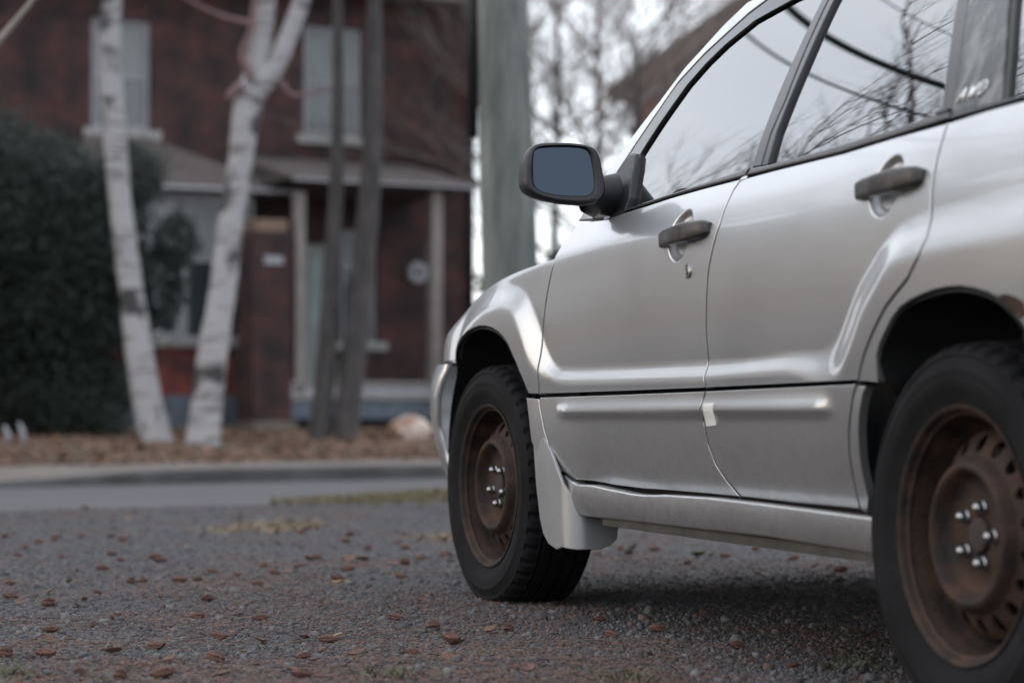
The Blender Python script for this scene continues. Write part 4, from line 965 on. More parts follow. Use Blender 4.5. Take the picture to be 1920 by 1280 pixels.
for (cx, cy, rx, ry, n) in ((735, 1272, 60, 8, 130), (1180, 1275, 60, 8, 120), (20, 1272, 40, 8, 80), (1600, 1245, 60, 12, 80)):
    for _ in range(n):
        g = at_ground(random.gauss(cx, rx*0.6), random.gauss(cy, ry*0.6)); P.append((g.x, g.y, float(ground_z(g.x, g.y))))
grass('moss_tufts', np.array(P), 0.009, 'small mossy green tufts growing through the gravel', (0.045, 0.048, 0.022), (0.09, 0.08, 0.042))

# ---- spruce cones lying on the gravel
def cone_mesh(nm, ln, rad, open_):
    b = MB(); nr, ns = 13, 12; rows = []
    for i in range(nr):
        u = i/(nr-1); r = rad*(math.sin(math.pi*(0.06+0.90*u))**0.6)
        row = []
        for k in range(ns):
            bump = (0.80 + open_*0.35*(((k + i) % 2)))
            a = 2*math.pi*(k+0.5*(i % 2))/ns; row.append(((u-0.5)*ln + 0.10*ln*open_*((k+i) % 2), r*bump*math.cos(a), r*bump*math.sin(a)))
        rows.append(row)
    b.grid(rows, close_v=True); me = b.build(nm, pm(nm+'_scales', (0.035, 0.015, 0.011), 0.75, 0, 0, 150, col2=(0.12, 0.05, 0.032)), None)
    fix_normals(me); d = me.data; bpy.data.objects.remove(me); return d
cone_d = [cone_mesh('spruce_cone', 0.050, 0.0125, 0.6), cone_mesh('spruce_cone_open', 0.036, 0.014, 1.0)]
cone_px = [(x/3.0, 900+y/3.0) for x, y in ((60,585),(265,710),(550,645),(345,440),(680,465),(455,320),(305,330),(215,350),(630,420),(870,440),(905,470),(735,570),(805,567),(1010,567),(1190,518),(1110,555),(1170,680),(1105,768),(1465,782),(1540,525),(1480,487),(1340,530),(1445,585),(1680,488),(1775,445),(650,780),(260,995),(880,940),(1210,1020),(450,1100),(670,1120),(910,1110),(1230,880),(290,845),(60,660),(580,505),(690,340),(100,420),(140,380),(30,320),(1730,270),(1690,295),(1340,225),(1900,560),(1850,900),(20,1000))]
cone_px += [(560+x/3.0, 960+y/3.0) for x, y in ((95,265),(260,262),(280,325),(570,370),(600,290),(685,265),(825,250),(590,120),(545,175),(595,200),(285,130),(265,165),(50,90),(395,205),(545,605),(750,660),(860,720),(640,800),(1175,660),(1200,905),(1680,245),(1690,610),(20,820),(10,930))]
cone_px += [(1100+x/3.2, 1000+y/3.2) for x, y in ((420,575),(1245,790),(405,95),(830,145),(605,185),(1240,150),(1520,235),(75,525),(150,610),(1020,90),(900,690),(200,90))]
for i, (px, py) in enumerate(cone_px):
    g = at_ground(px, py+2); q = random.random() < 0.3
    o = bpy.data.objects.new('spruce_cone', cone_d[1 if q else 0]); COL.objects.link(o); s = random.uniform(0.62, 1.0)
    o.location = (g.x, g.y, float(ground_z(g.x, g.y))+0.012*s); o.rotation_euler = (random.random()*6, random.uniform(-0.2, 0.2), random.uniform(-0.7, 0.7) + (3.14 if random.random() < .5 else 0)); o.scale = (s, s, s)
    tag(o, 'small red-brown spruce cone lying on the grey gravel', 'cone', 'spruce cones on the driveway')
# ---- single leaves on the gravel
def leaf_obj(col, nm, curl):
    b = MB(); ol = [(-.5,0),(-.38,.2),(-.2,.33),(0,.36),(.22,.28),(.4,.14),(.55,0)]
    top = [(x, y, 0.25*curl*(abs(y)*1.2)+0.15*curl*x*x*3) for x, y in ol]; bot = [(x, -y, z*0.8) for x, y, z in top[1:-1]]; mid = [(x, 0, 0.1*curl*x*x*3) for x, y in ol[1:-1]]
    vs = top+bot+mid; nt = len(top); nb = len(bot); fs = []
    for i in range(len(mid)-1): fs += [(nt+nb+i, nt+nb+i+1, i+2, i+1), (nt+nb+i+1, nt+nb+i, nt+i, nt+i+1)]
    fs += [(0, nt+nb, 1), (0, nt, nt+nb), (nt-1, nt-2, nt+nb+len(mid)-1), (nt-1, nt+nb+len(mid)-1, nt+nb-1)]
    b.add(vs, fs); o = b.build(nm, pm(nm+'_skin', col, 0.7, 0, 0.3, 6)); d = o.data; bpy.data.objects.remove(o); return d
leaf_d = [leaf_obj((0.085, 0.040, 0.026), 'brown_leaf', 1.2), leaf_obj((0.17, 0.12, 0.07), 'tan_leaf', 0.8), leaf_obj((0.045, 0.05, 0.018), 'green_leaf', 1.6), leaf_obj((0.105, 0.05, 0.03), 'orange_leaf', 1.0)]
LLAB = ['curled brown leaf lying on the grey gravel', 'flat tan leaf lying on the grey gravel', 'crumpled dark green leaf lying behind the front wheel under the sill', 'orange-brown leaf lying on the grey gravel']
LGRP = ['brown leaves on the driveway', 'tan leaves on the driveway', 'green leaves under the car', 'orange leaves on the driveway']
leaves = [(680,1052,1,.09),(655,1050,3,.06),(600,985,1,.06),(160,957,1,.06),(640,1094,1,.05),(545,985,1,.05),(520,1000,1,.05),(450,972,0,.06),(735,1060,3,.06),(830,1015,1,.07),(1188,1032,2,.085),(1180,1045,2,.05),(1310,1048,2,.10),(1335,1046,2,.06),(1590,1075,0,.06),(1225,1030,0,.06),(1290,1058,0,.06)]
for _ in range(46):
    px, py = random.uniform(0, 1000), random.uniform(965, 1275); leaves.append((px, py, random.choice((0, 0, 3, 3, 1)), random.uniform(.025, .055)))
for px, py, k, s in leaves:
    g = at_ground(px, py); o = bpy.data.objects.new(('brown_leaf', 'tan_leaf', 'green_leaf', 'orange_leaf')[k], leaf_d[k]); COL.objects.link(o)
    o.location = (g.x, g.y, float(ground_z(g.x, g.y))+0.008); s *= 0.8; o.scale = (s, s, s*1.3); o.rotation_euler = (random.uniform(-.4, .4), random.uniform(-.5, .5), random.random()*6.28)
    tag(o, LLAB[k], 'leaf', LGRP[k])
g = at_ground(640, 1093); b = MB(); b.tube([(-0.035, 0, 0.008), (0, 0.008, 0.012), (0.04, 0.002, 0.010)], [0.002, 0.0025, 0.0015], 6); o = b.build('twig', pm('pale_twig', (0.42, 0.28, 0.16), 0.8), smooth=True); o.location = (g.x, g.y, float(ground_z(g.x, g.y))); o.rotation_euler = (0, 0, -0.6)
tag(o, 'short pale broken twig lying on the gravel by the front tyre', 'twig')

# ================================================================== HOUSE ACROSS THE STREET
HF = Frame((-3.816, 31.0, 0.0), 28.0)
house = empty('brick_house', HF.o, HF.ang, 'dark red two-storey brick house with porch behind the birch trees', 'house')
brick = brick_mat('brick', (0.066, 0.028, 0.027), (0.036, 0.025, 0.026), (0.05, 0.047, 0.047))
brick2 = brick_mat('red_brick', (0.20, 0.055, 0.04), (0.15, 0.045, 0.036), (0.10, 0.07, 0.06))
white = pm('white_paint', (0.25, 0.25, 0.27), 0.6, 0, 0.08, 6); offw = pm('aged_paint', (0.20, 0.19, 0.18), 0.7, 0, 0.12, 6); greyw = pm('grey_trim', (0.36, 0.36, 0.39), 0.7, 0, 0.1, 6)
blind = pm('window_blind', (0.19, 0.205, 0.205), 0.7, 0, 0.05, 4); pane = pm('house_glass', (0.03, 0.04, 0.045), 0.08, 0, 0.1, 3, spec=0.8)
shingle = pm('shingles', (0.075, 0.062, 0.058), 0.9, 0, 0.3, 9, bump=0.5, bscale=30); found = pm('painted_foundation', (0.085, 0.105, 0.13), 0.8, 0, 0.2, 4)
post_m = pm('post_paint', (0.19, 0.165, 0.155), 0.7, 0, 0.12, 5); door_m = pm('pale_door', (0.20, 0.22, 0.21), 0.5, 0, 0.08, 4); stone_m = pm('sill_stone', (0.26, 0.255, 0.25), 0.85, 0, 0.12, 8)
def hr(px0, py0, px1, py1, y): x0, z1 = HF.px(px0, py0, y); x1, z0 = HF.px(px1, py1, y); return x0, x1, z0, z1
def wall_open(x0, x1, z0, z1, ops, y, depth, th=0.3):
    xs = sorted({x0, x1, *[v for o in ops for v in o[:2]]}); zs = sorted({z0, z1, *[v for o in ops for v in o[2:]]}); b = MB()
    for i in range(len(xs)-1):
        for j in range(len(zs)-1):
            cx, cz = (xs[i]+xs[i+1])/2, (zs[j]+zs[j+1])/2
            if any(o[0] < cx < o[1] and o[2] < cz < o[3] for o in ops): continue
            b.add([(xs[i], y, zs[j]), (xs[i+1], y, zs[j]), (xs[i+1], y, zs[j+1]), (xs[i], y, zs[j+1])], [(0, 1, 2, 3)])
    for a, c, e, f in ops:
        b.add([(a, y, e), (a, y+depth, e), (a, y+depth, f), (a, y, f)], [(0, 1, 2, 3)]); b.add([(c, y, e), (c, y+depth, e), (c, y+depth, f), (c, y, f)], [(3, 2, 1, 0)])
        b.add([(a, y, f), (a, y+depth, f), (c, y+depth, f), (c, y, f)], [(0, 1, 2, 3)]); b.add([(a, y, e), (c, y, e), (c, y+depth, e), (a, y+depth, e)], [(0, 1, 2, 3)])
    return b
def window(parent, x0, x1, z0, z1, y, split=0.52, fr=0.075, sill=True, curtain=0.5):
    w = bpy.data.objects.new('window', None); COL.objects.link(w); w.parent = parent
    d = y+0.07; b = MB(); b.box(x0, x0+fr, d, d+0.06, z0, z1); b.box(x1-fr, x1, d, d+0.06, z0, z1); b.box(x0+fr, x1-fr, d, d+0.06, z1-fr, z1); b.box(x0+fr, x1-fr, d, d+0.06, z0, z0+fr*0.7)
    zm = z0+(z1-z0)*(1-split); b.box(x0+fr, x1-fr, d+0.004, d+0.05, zm-fr*0.3, zm+fr*0.3); b.build('frame', white, w)
    b = MB(); b.add([(x0+fr, d+0.03, z0), (x1-fr, d+0.03, z0), (x1-fr, d+0.03, zm), (x0+fr, d+0.03, zm)], [(0, 1, 2, 3)]); b.build('pane', pane, w)
    b = MB(); b.add([(x0+fr, d+0.028, zm), (x1-fr, d+0.028, zm), (x1-fr, d+0.028, z1), (x0+fr, d+0.028, z1)], [(0, 1, 2, 3)]); b.build('blind', blind, w)
    if sill: b = MB(); b.box(x0-0.12, x1+0.12, y-0.09, y+0.07, z0-0.13, z0-0.003); b.build('sill', stone_m, w)
    return w
WZ0, WZ1 = 0.1, HF.px(800, 6, 0)[1]
xL = HF.px(-700, 400, 0)[0]; xR = HF.px(885, 400, 0)[0]
o1 = hr(172, 30, 283, 246, 0); o2 = hr(570, 45, 679, 258, 0); o3 = hr(640, 430, 708, 640, 0); o0 = hr(-330, 30, -225, 240, 0)
odoor = hr(572, 455, 640, 742, 0)
ops = [o0, o1, o2, o3, odoor]
wall_open(xL, xR, WZ0, WZ1, ops, 0.0, 0.16).build('wall', brick, house)
b = MB(); b.add([(xR, 0, WZ0), (xR, 9, WZ0), (xR, 9, WZ1), (xR, 0, WZ1)], [(0, 1, 2, 3)]); b.add([(xL, 0, WZ0), (xL, 9, WZ0), (xL, 9, WZ1), (xL, 0, WZ1)], [(3, 2, 1, 0)]); b.add([(xL, 9, WZ0), (xR, 9, WZ0), (xR, 9, WZ1), (xL, 9, WZ1)], [(3, 2, 1, 0)]); b.build('side_wall', brick, house)
for o_ in (o0, o1, o2): window(house, *o_, 0.0, split=0.52)
window(house, *o3, 0.0, split=0.3)
dr = bpy.data.objects.new('door', None); COL.objects.link(dr); dr.parent = house
b = MB(); b.box(odoor[0], odoor[1], 0.09, 0.14, odoor[2], odoor[3]); b.build('leaf', door_m, dr)
b = MB(); b.box(odoor[0]+0.12, odoor[1]-0.12, 0.08, 0.088, odoor[2]+0.95, odoor[3]-0.15); b.build('pane', pm('door_glass', (0.20, 0.25, 0.24), 0.2, 0, 0.1, 3), dr)
b = MB(); b.box(xL-0.4, xR+0.4, -0.45, 9.4, WZ1+0.003, WZ1+0.12); b.build('eaves', greyw, house)
xm = (xL+xR)/2
b = MB(); b.add([(xL-0.45, -0.5, WZ1+0.12), (xR+0.45, -0.5, WZ1+0.12), (xR+0.45, 9.45, WZ1+0.12), (xL-0.45, 9.45, WZ1+0.12), (xL+4.2, 4.5, WZ1+3.2), (xR-4.2, 4.5, WZ1+3.2)], [(0, 1, 5, 4), (1, 2, 5), (2, 3, 4, 5), (3, 0, 4)]); b.build('roof', shingle, house)
# bay with its own hipped roof
YB = -0.9
bx0, bx1 = HF.px(150, 400, YB)[0], HF.px(476, 400, YB)[0]
bz_e = HF.px(400, 352, YB)[1]; bz_p = HF.px(400, 644, YB)[1]; bz_f = HF.px(400, 741, YB)[1]
ob = hr(330, 383, 470, 640, YB)
wall_open(bx0, bx1, bz_p, bz_e, [ob], YB, 0.14).build('bay_wall', white, house)
b = MB(); b.box(bx0, bx1, YB+0.002, -0.003, bz_f, bz_p-0.002); b.build('bay_panel', brick2, house)
b = MB(); b.box(bx0-0.03, bx1+0.03, YB-0.03, -0.003, 0.05, bz_f-0.002); b.build('foundation', found, house)
b = MB(); b.add([(bx1, YB, bz_p), (bx1, 0, bz_p), (bx1, 0, bz_e), (bx1, YB, bz_e)], [(0, 1, 2, 3)]); b.build('bay_side', white, house)
window(house, *ob, YB, split=0.4, fr=0.10, sill=False)
b = MB(); b.box(bx0-0.1, bx1+0.1, YB-0.08, YB-0.004, bz_p-0.05, bz_p+0.05); b.build('bay_sill', offw, house)
ex0, ez1 = HF.px(120, 343, YB-0.35); ex1, ez0 = HF.px(565, 358, YB-0.35)
b = MB(); b.box(ex0, ex1, YB-0.37, YB-0.28, ez0, ez1); b.build('bay_fascia', greyw, house)
tx1, tz1 = HF.px(262, 252, -0.02); tx0 = ex0+0.7
b = MB(); b.add([(ex0, YB-0.36, ez1+0.004), (ex1, YB-0.36, ez1+0.004), (ex1, -0.02, ez1+0.004), (ex0, -0.02, ez1+0.004), (tx0, -0.02, tz1), (tx1, -0.02, tz1)], [(0, 1, 5, 4), (1, 2, 5), (0, 4, 3), (0, 3, 2, 1)]); b.build('bay_roof', shingle, house)
# porch
YP = -1.9
px0, pz1 = HF.px(552, 333, YP-0.2); px1, pz0 = HF.px(900, 354, YP-0.2)
b = MB(); b.box(px0, px1, YP-0.22, YP-0.12, pz0, pz1); b.build('porch_fascia', greyw, house)
b = MB(); b.prism([(YP-0.23, pz1+0.003), (-0.01, HF.px(700, 306, 0)[1]), (-0.01, pz1-0.05), (YP-0.11, pz0+0.06)], 'x', px0, px1); b.build('porch_roof', shingle, house)
fx0, fz1 = HF.px(545, 714, YP); fx1, fz0 = HF.px(905, 745, YP)
b = MB(); b.box(fx0, fx1, YP, -0.004, fz1-0.05, fz1); b.build('porch_floor', offw, house)
b = MB(); b.box(fx0, fx1, YP+0.06, YP+0.12, fz0+0.04, fz1-0.052); b.build('porch_beam', greyw, house)
b = MB(); b.box(fx0, fx1, YP+0.02, YP+0.10, fz0-0.03, fz0+0.038); b.build('porch_rail_board', offw, house)
b = MB(); b.box(fx0, fx1, YP+0.05, YP+0.11, HF.px(700, 785, YP)[1], fz0-0.032); b.build('porch_skirt', found, house)
b = MB(); b.box(fx0, fx1, YP+0.2, YP+0.25, 0.0, fz0-0.035); b.build('porch_underside', M['dark'], house)
for a, c, t0, t1 in ((555, 572, 360, 742), (811, 830, 356, 712)):
    x0, z1 = HF.px(a, t0, YP+0.05); x1, z0 = HF.px(c, t1, YP+0.05); b = MB(); b.box(x0, x1, YP+0.05, YP+0.05+(x1-x0), z0, z1); b.build('porch_post', post_m, house)
x0, x1, z0, z1 = hr(475, 432, 546, 800, YP-0.1)
b = MB(); b.box(x0, x1, YP-0.1, YP+0.45, 0.0, z1); pier = b.build('brick_pier', brick, house)
b = MB(); b.box(x0+0.05, x1-0.05, YP-0.08, YP+0.4, z1+0.002, HF.px(500, 410, YP-0.1)[1]); b.build('pier_cap', pm('tan_cap', (0.17, 0.115, 0.08), 0.8), pier)
x0, x1, z0, z1 = hr(495, 479, 529, 496, YP-0.1); b = MB(); b.box(x0, x1, YP-0.125, YP-0.103, z0, z1); b.build('number_plate', white, pier)
x0, x1, z0, z1 = hr(470, 790, 552, 818, YP-0.8); b = MB(); b.box(x0, x1, YP-0.9, YP-0.12, 0.05, z1); b.build('step', conc, house, bevel=0.01)
cx, cz = HF.px(780, 512, 0); b = MB(); b.lathe_y([(0.045, -0.06), (0.05, -0.075), (0.10, -0.085), (0.150, -0.075), (0.160, -0.05), (0.150, -0.012), (0.045, -0.012), (0.045, -0.06)], 32); o = b.build('wall_wreath', white, smooth=True); fix_normals(o)
o.location = HF.o + HF.ex*cx + HF.ey*0 + Vector((0, 0, cz)); o.rotation_euler = (0, 0, HF.ang); tag(o, 'white round wreath hanging on the brick porch wall', 'wreath')
# downpipe on the right corner of the house
b = MB(); b.tube([(xR-0.04, -0.06, WZ0), (xR-0.04, -0.06, WZ1)], 0.045, 8); b.build('downpipe', M['black_plastic'], house, smooth=True)

# crumpled bag on the verge
def yz(w): return float(np.maximum(yard_z(street_x(w.x, w.y), street_y(w.x, w.y)), -0.02))
g = at_depth(768, 818, 24.5); b = MB(); rows = []
for i in range(15):
    u = i/14; rr = math.sin(math.pi*u)**0.5
    rows.append([((u-0.5)*0.5, 0.16*rr*math.cos(a)*(0.8+0.4*random.random()), max(0, 0.11+0.13*rr*math.sin(a)*(0.75+0.5*random.random()))) for a in np.linspace(0, 6.283, 17)[:-1]])
b.grid(rows, close_v=True); o = b.build('paper_bag', pm('bag_paper', (0.24, 0.14, 0.09), 0.8, 0, 0, 3.0, col2=(0.55, 0.46, 0.40), lo=0.42, hi=0.55)); fix_normals(o); o.location = (g.x, g.y, yz(g)-0.01); o.rotation_euler = (0, 0, 0.3)
tag(o, 'crumpled tan paper bag lying on leaves in front of the porch', 'bag')
for px, py, ln in ((18, 842, 0.17), (46, 848, 0.2)):
    g = at_depth(px, py, 21.8); b = MB(); b.tube([(0, 0, -0.03), (-0.02, 0, ln*0.6), (-0.055, 0, ln)], [0.03, 0.026, 0.012], 6); o = b.build('garden_stake', white, smooth=True); o.location = (g.x, g.y, yz(g))
    tag(o, 'short leaning white garden stake under the dark evergreen', 'stake', 'white stakes by the evergreen')

# ================================================================== TREES
def birch_bark():
    m = bpy.data.materials.new('birch_bark'); m.use_nodes = True; N = m.node_tree.nodes; L = m.node_tree.links; b = bsdf(m)
    t = N.new('ShaderNodeTexCoord'); mp = N.new('ShaderNodeMapping'); mp.inputs['Scale'].default_value = (1.2, 1.2, 9); oi = N.new('ShaderNodeObjectInfo'); ml = N.new('ShaderNodeVectorMath'); ml.operation = 'SCALE'; ml.inputs[0].default_value = (37, 23, 51); L.new(oi.outputs['Random'], ml.inputs['Scale'])
    av = N.new('ShaderNodeVectorMath'); L.new(t.outputs['Object'], av.inputs[0]); L.new(ml.outputs[0], av.inputs[1]); L.new(av.outputs[0], mp.inputs['Vector'])
    n1 = N.new('ShaderNodeTexNoise'); n1.inputs['Scale'].default_value = 2.2; n1.inputs['Detail'].default_value = 8; L.new(mp.outputs['Vector'], n1.inputs['Vector'])
    n2 = N.new('ShaderNodeTexNoise'); n2.inputs['Scale'].default_value = 2.6; n2.inputs['Detail'].default_value = 5; L.new(av.outputs[0], n2.inputs['Vector'])
    r1 = N.new('ShaderNodeValToRGB'); e = r1.color_ramp.elements; e[0].position = 0.34; e[0].color = (0.13, 0.12, 0.12, 1); e[1].position = 0.47; e[1].color = (0.30, 0.29, 0.295, 1)
    r2 = N.new('ShaderNodeValToRGB'); e = r2.color_ramp.elements; e[0].position = 0.33; e[0].color = (0.10, 0.095, 0.095, 1); e[1].position = 0.43; e[1].color = (1, 1, 1, 1)
    L.new(n1.outputs['Fac'], r1.inputs['Fac']); L.new(n2.outputs['Fac'], r2.inputs['Fac'])
    k = N.new('ShaderNodeMixRGB'); k.blend_type = 'MULTIPLY'; k.inputs['Fac'].default_value = 1; L.new(r1.outputs['Color'], k.inputs['Color1']); L.new(r2.outputs['Color'], k.inputs['Color2']); L.new(k.outputs['Color'], b.inputs['Base Color'])
    b.inputs['Roughness'].default_value = 0.75
    bp = N.new('ShaderNodeBump'); bp.inputs['Strength'].default_value = 0.5; bp.inputs['Distance'].default_value = 0.02; L.new(n1.outputs['Fac'], bp.inputs['Height']); L.new(bp.outputs['Normal'], b.inputs['Normal'])
    return m
birch_m = birch_bark(); grey_bark = pm('grey_bark', (0.045, 0.040, 0.039), 0.9, 0, 0.35, 6, bump=0.6, bscale=18, stretch=(3, 3, 0.6)); twig_m = pm('twig_bark', (0.15, 0.125, 0.115), 0.85, 0, 0.3, 10); twig_red = pm('birch_twig', (0.14, 0.085, 0.085), 0.8, 0, 0.2, 10)
def spline(pts, n=6):
    pts = [np.array(p, float) for p in pts]; out = []
    P = [2*pts[0]-pts[1]] + pts + [2*pts[-1]-pts[-2]]
    for i in range(1, len(P)-2):
        for k in range(n):
            t = k/n; out.append(0.5*((2*P[i]) + (-P[i-1]+P[i+1])*t + (2*P[i-1]-5*P[i]+4*P[i+1]-P[i+2])*t*t + (-P[i-1]+3*P[i]-3*P[i+1]+P[i+2])*t**3))
    out.append(pts[-1]); return out
def px_path(l, Y, dy=0.0, ref=None):
    out = []
    for i, (px, py, w) in enumerate(l):
        p = at_depth(px, py, Y + dy*i); out.append((p.x, p.y, p.z, w/FPX*(Y+dy*i)/2))
    return out
def limb(b, l, Y, dy=0.0, seg=12, rough=0.04):
    S = spline(px_path(l, Y, dy)); b.tube([s[:3] for s in S], [s[3]*(1+random.uniform(-rough, rough)) for s in S], seg); return S
class Twigs:                                       # all fine branches of one tree, one mesh
    def __init__(s): s.b = MB()
    def grow(s, p, d, ln, r, depth, up=0.15, spread=0.6, kids=3, seg=None):
        d = d.normalized(); n = 5 if depth > 1 else 3; pts = [p]; q = Vector(p); dd = d.copy()
        for i in range(n):
            dd = (dd + Vector((random.gauss(0, .13), random.gauss(0, .13), random.gauss(0, .10)+up*0.2))).normalized(); q = q + dd*ln/n; pts.append(q.copy())
        s.b.tube(pts, [r*(1-0.65*i/n) for i in range(n+1)], seg or (6 if depth > 2 else (4 if depth > 1 else 3)), cap=False)
        if depth <= 0: return
        for k in range(kids + (1 if random.random() < .5 else 0)):
            i = random.randint(1, n); pp = pts[i]; ax = Vector((random.gauss(0, 1), random.gauss(0, 1), random.gauss(0, .6))); nd = (dd + ax.normalized()*spread*random.uniform(.7, 1.3) + Vector((0, 0, up))).normalized()
            s.grow(pp, nd, ln*random.uniform(.55, .78), r*0.52, depth-1, up, spread, kids)
def bare_tree(name, base, h, r, label, depth=4, kids=3, mat=None, group=None, lean=(0, 0), spread=0.6, trunk_h=0.45):
    root = empty(name, base, 0, label, 'tree', group); b = MB(); pts = []; q = Vector((0, 0, -0.1)); n = 7
    for i in range(n+1):
        pts.append(q.copy()); q = q + Vector((lean[0]*h/n + random.gauss(0, .02)*h/n, lean[1]*h/n + random.gauss(0, .02)*h/n, h*trunk_h*1.5/n))
    b.tube(pts, [r*(1.25 if i == 0 else 1-0.6*i/n) for i in range(n+1)], 10); b.build('trunk', mat or grey_bark, root, smooth=True)
    t = Twigs()
    for i in range(3, n+1):
        for k in range(3 if i < n else 4):
            a = random.random()*6.28; d = Vector((math.cos(a), math.sin(a), random.uniform(.35, 1.1))); t.grow(pts[i], d, h*random.uniform(.24, .36), r*(1-0.6*i/n)*0.55, depth, 0.12, spread, kids)
    t.b.build('branches', twig_m, root, smooth=True)
    return root
def local_root(name, base, label, group=None): return empty(name, base, 0, label, 'tree', group)
def shift(b, base): b.v = [(x-base[0], y-base[1], z-base[2]) for x, y, z in b.v]; return b

DB = 23.0
# left birch
p = at_depth(292, 826, DB); base = (p.x, p.y, yz(p)); root = local_root('birch_tree', base, 'slim white-barked birch standing close beside the dark evergreen')
b = MB(); limb(b, [(296,845,70),(292,822,62),(278,760,55),(266,690,53),(256,620,50),(243,520,45),(228,400,42),(217,280,43),(209,170,44),(206,60,40),(212,0,36),(222,-120,32),(235,-300,26),(250,-620,14)], DB, seg=14)
shift(b, base).build('trunk', birch_m, root, smooth=True)
t = Twigs()
for py, sd in ((-150, 1), (-250, -1), (-330, 1), (-430, -1), (-520, 1), (-600, 1), (-600, -1)):
    q = at_depth(225-py*0.03, py, DB); t.grow(q, Vector((sd, random.uniform(-.6, .6), .9)), 1.7, 0.03, 3, -0.05, 0.6, 3)
shift(t.b, base).build('branches', twig_red, root, smooth=True)
# right birch, forked
p = at_depth(380, 836, DB-0.3); base = (p.x, p.y, yz(p)); root = local_root('birch_tree', base, 'stout white-barked birch leaning right and forking at the upper windows')
b = MB(); limb(b, [(376,850,72),(380,830,66),(386,770,60),(394,700,57),(402,640,55),(418,540,50),(432,420,47),(447,330,46),(456,260,48),(466,190,52),(482,130,46),(492,60,40),(500,0,36),(515,-150,30),(530,-400,18)], DB-0.3, seg=14)
shift(b, base).build('trunk', birch_m, root, smooth=True)
b = MB(); limb(b, [(474,185,40),(495,150,44),(517,122,38),(540,70,36),(566,0,32),(592,-100,28),(645,-350,14)], DB-0.35, seg=12); shift(b, base).build('limb', birch_m, root, smooth=True)
b = MB(); limb(b, [(470,150,16),(455,100,15),(470,60,13),(478,0,12),(484,-90,8)], DB-0.5, seg=8); limb(b, [(452,160,20),(436,175,18),(428,186,15)], DB-0.45, seg=8); limb(b, [(500,140,18),(530,160,13),(548,178,10),(580,176,7),(622,165,4)], DB-0.3, seg=6)
limb(b, [(478,45,15),(450,40,12),(415,30,10),(380,15,8),(345,-5,6)], DB-0.5, seg=6); shift(b, base).build('branch', twig_red, root, smooth=True).__setitem__('kind', 'stuff')
t = Twigs()
for px, py, sd in ((510,-120,-1),(520,-250,1),(528,-380,-1),(528,-400,1),(600,-130,1),(620,-240,-1),(640,-340,1)):
    t.grow(at_depth(px, py, DB-0.3), Vector((sd, random.uniform(-.6, .6), .9)), 1.6, 0.03, 3, -0.05, 0.6, 3)
shift(t.b, base).build('branches', twig_red, root, smooth=True)
# two grey trunks in front of the porch
for l, lab in (([(598,832,50),(601,800,44),(610,700,40),(619,560,35),(627,420,30),(632,300,26),(634,150,23),(632,0,20),(630,-200,14),(628,-420,8)], 'thin grey-barked tree in front of the porch, the slimmer of the pair'),
               ([(644,832,58),(648,800,52),(660,700,48),(675,560,45),(688,420,42),(696,300,39),(700,150,34),(702,0,28),(705,-200,20),(708,-450,10)], 'dark grey-barked tree in front of the porch, the thicker of the pair')):
    p = at_depth(l[0][0], 822, 24.0); base = (p.x, p.y, yz(p)); root = local_root('grey_tree', base, lab); b = MB(); limb(b, l, 24.0, seg=10); shift(b, base).build('trunk', grey_bark, root, smooth=True); t = Twigs()
    for k in range(6):
        i = -1 if k > 3 else -2; px, py, w = l[i]; t.grow(at_depth(px, py+random.uniform(-60, 120), 24), Vector((random.choice((-1, 1)), random.uniform(-.6, .6), 1.2)), 1.7, 0.03, 3, 0.1, 0.6, 3)
    shift(t.b, base).build('branches', twig_m, root, smooth=True)

# evergreen: trunk and dense sprays in uneven lobes
def evergreen(name, base, lobes, n, label, cols, spray=0.11):
    root = empty(name, base, 0, label, 'tree' if 'tree' in name else 'shrub'); b = MB(); hh = max(l[2]+l[5]*0.5 for l in lobes); b.tube([(0, 0, -0.1), (0.03, 0, hh*0.5), (0, 0.02, hh)], [0.11, 0.08, 0.02], 8); b.build('trunk', grey_bark, root, smooth=True)
    vol = np.array([l[3]*l[4]*l[5] for l in lobes])**0.67; pr = vol/vol.sum(); ids = rng.choice(len(lobes), n, p=pr); L_ = np.array(lobes)[ids]
    d = rng.normal(size=(n, 3)); d /= np.linalg.norm(d, axis=1)[:, None]; rr = 0.55+0.5*rng.random(n)**0.7 + (rng.random(n) < 0.12)*0.35*rng.random(n)
    cl = 0.8+0.45*vnoise(d[:, 0]*3+ids*7.3, d[:, 2]*3+d[:, 1]*2, 31); P = L_[:, :3] + d*L_[:, 3:6]*(rr*cl)[:, None]; ok = P[:, 2] > 0.02; P, d = P[ok], d[ok]; n = len(P)
    Sv = np.stack([spray*(0.5+rng.random(n)), spray*0.35*(0.5+rng.random(n)), spray*(0.5+rng.random(n))], 1); t = (rng.random(n)*0.6+0.4*vnoise(P[:, 0]*4, P[:, 2]*4, 5))[:, None]
    W = P + np.array(base); fo = pieces('foliage', P, Sv, rng.random(n)*6.28, (rng.random(n)-0.5)*2.4, np.array([cols[0]])*(1-t)+np.array([cols[1]])*t, [(-.5, 0, 0), (0, -.5, .1), (.5, .1, 0), (.1, .5, .2), (0, 0, .7)], [(0, 1, 4), (1, 2, 4), (2, 3, 4), (3, 0, 4)], tone_mat(name+'_leaf', 0.7)); fo.parent = root
    del fo['kind']
    return root
p = at_depth(60, 842, 25.0); eb = (p.x, p.y, yz(p)-0.1); lob = []
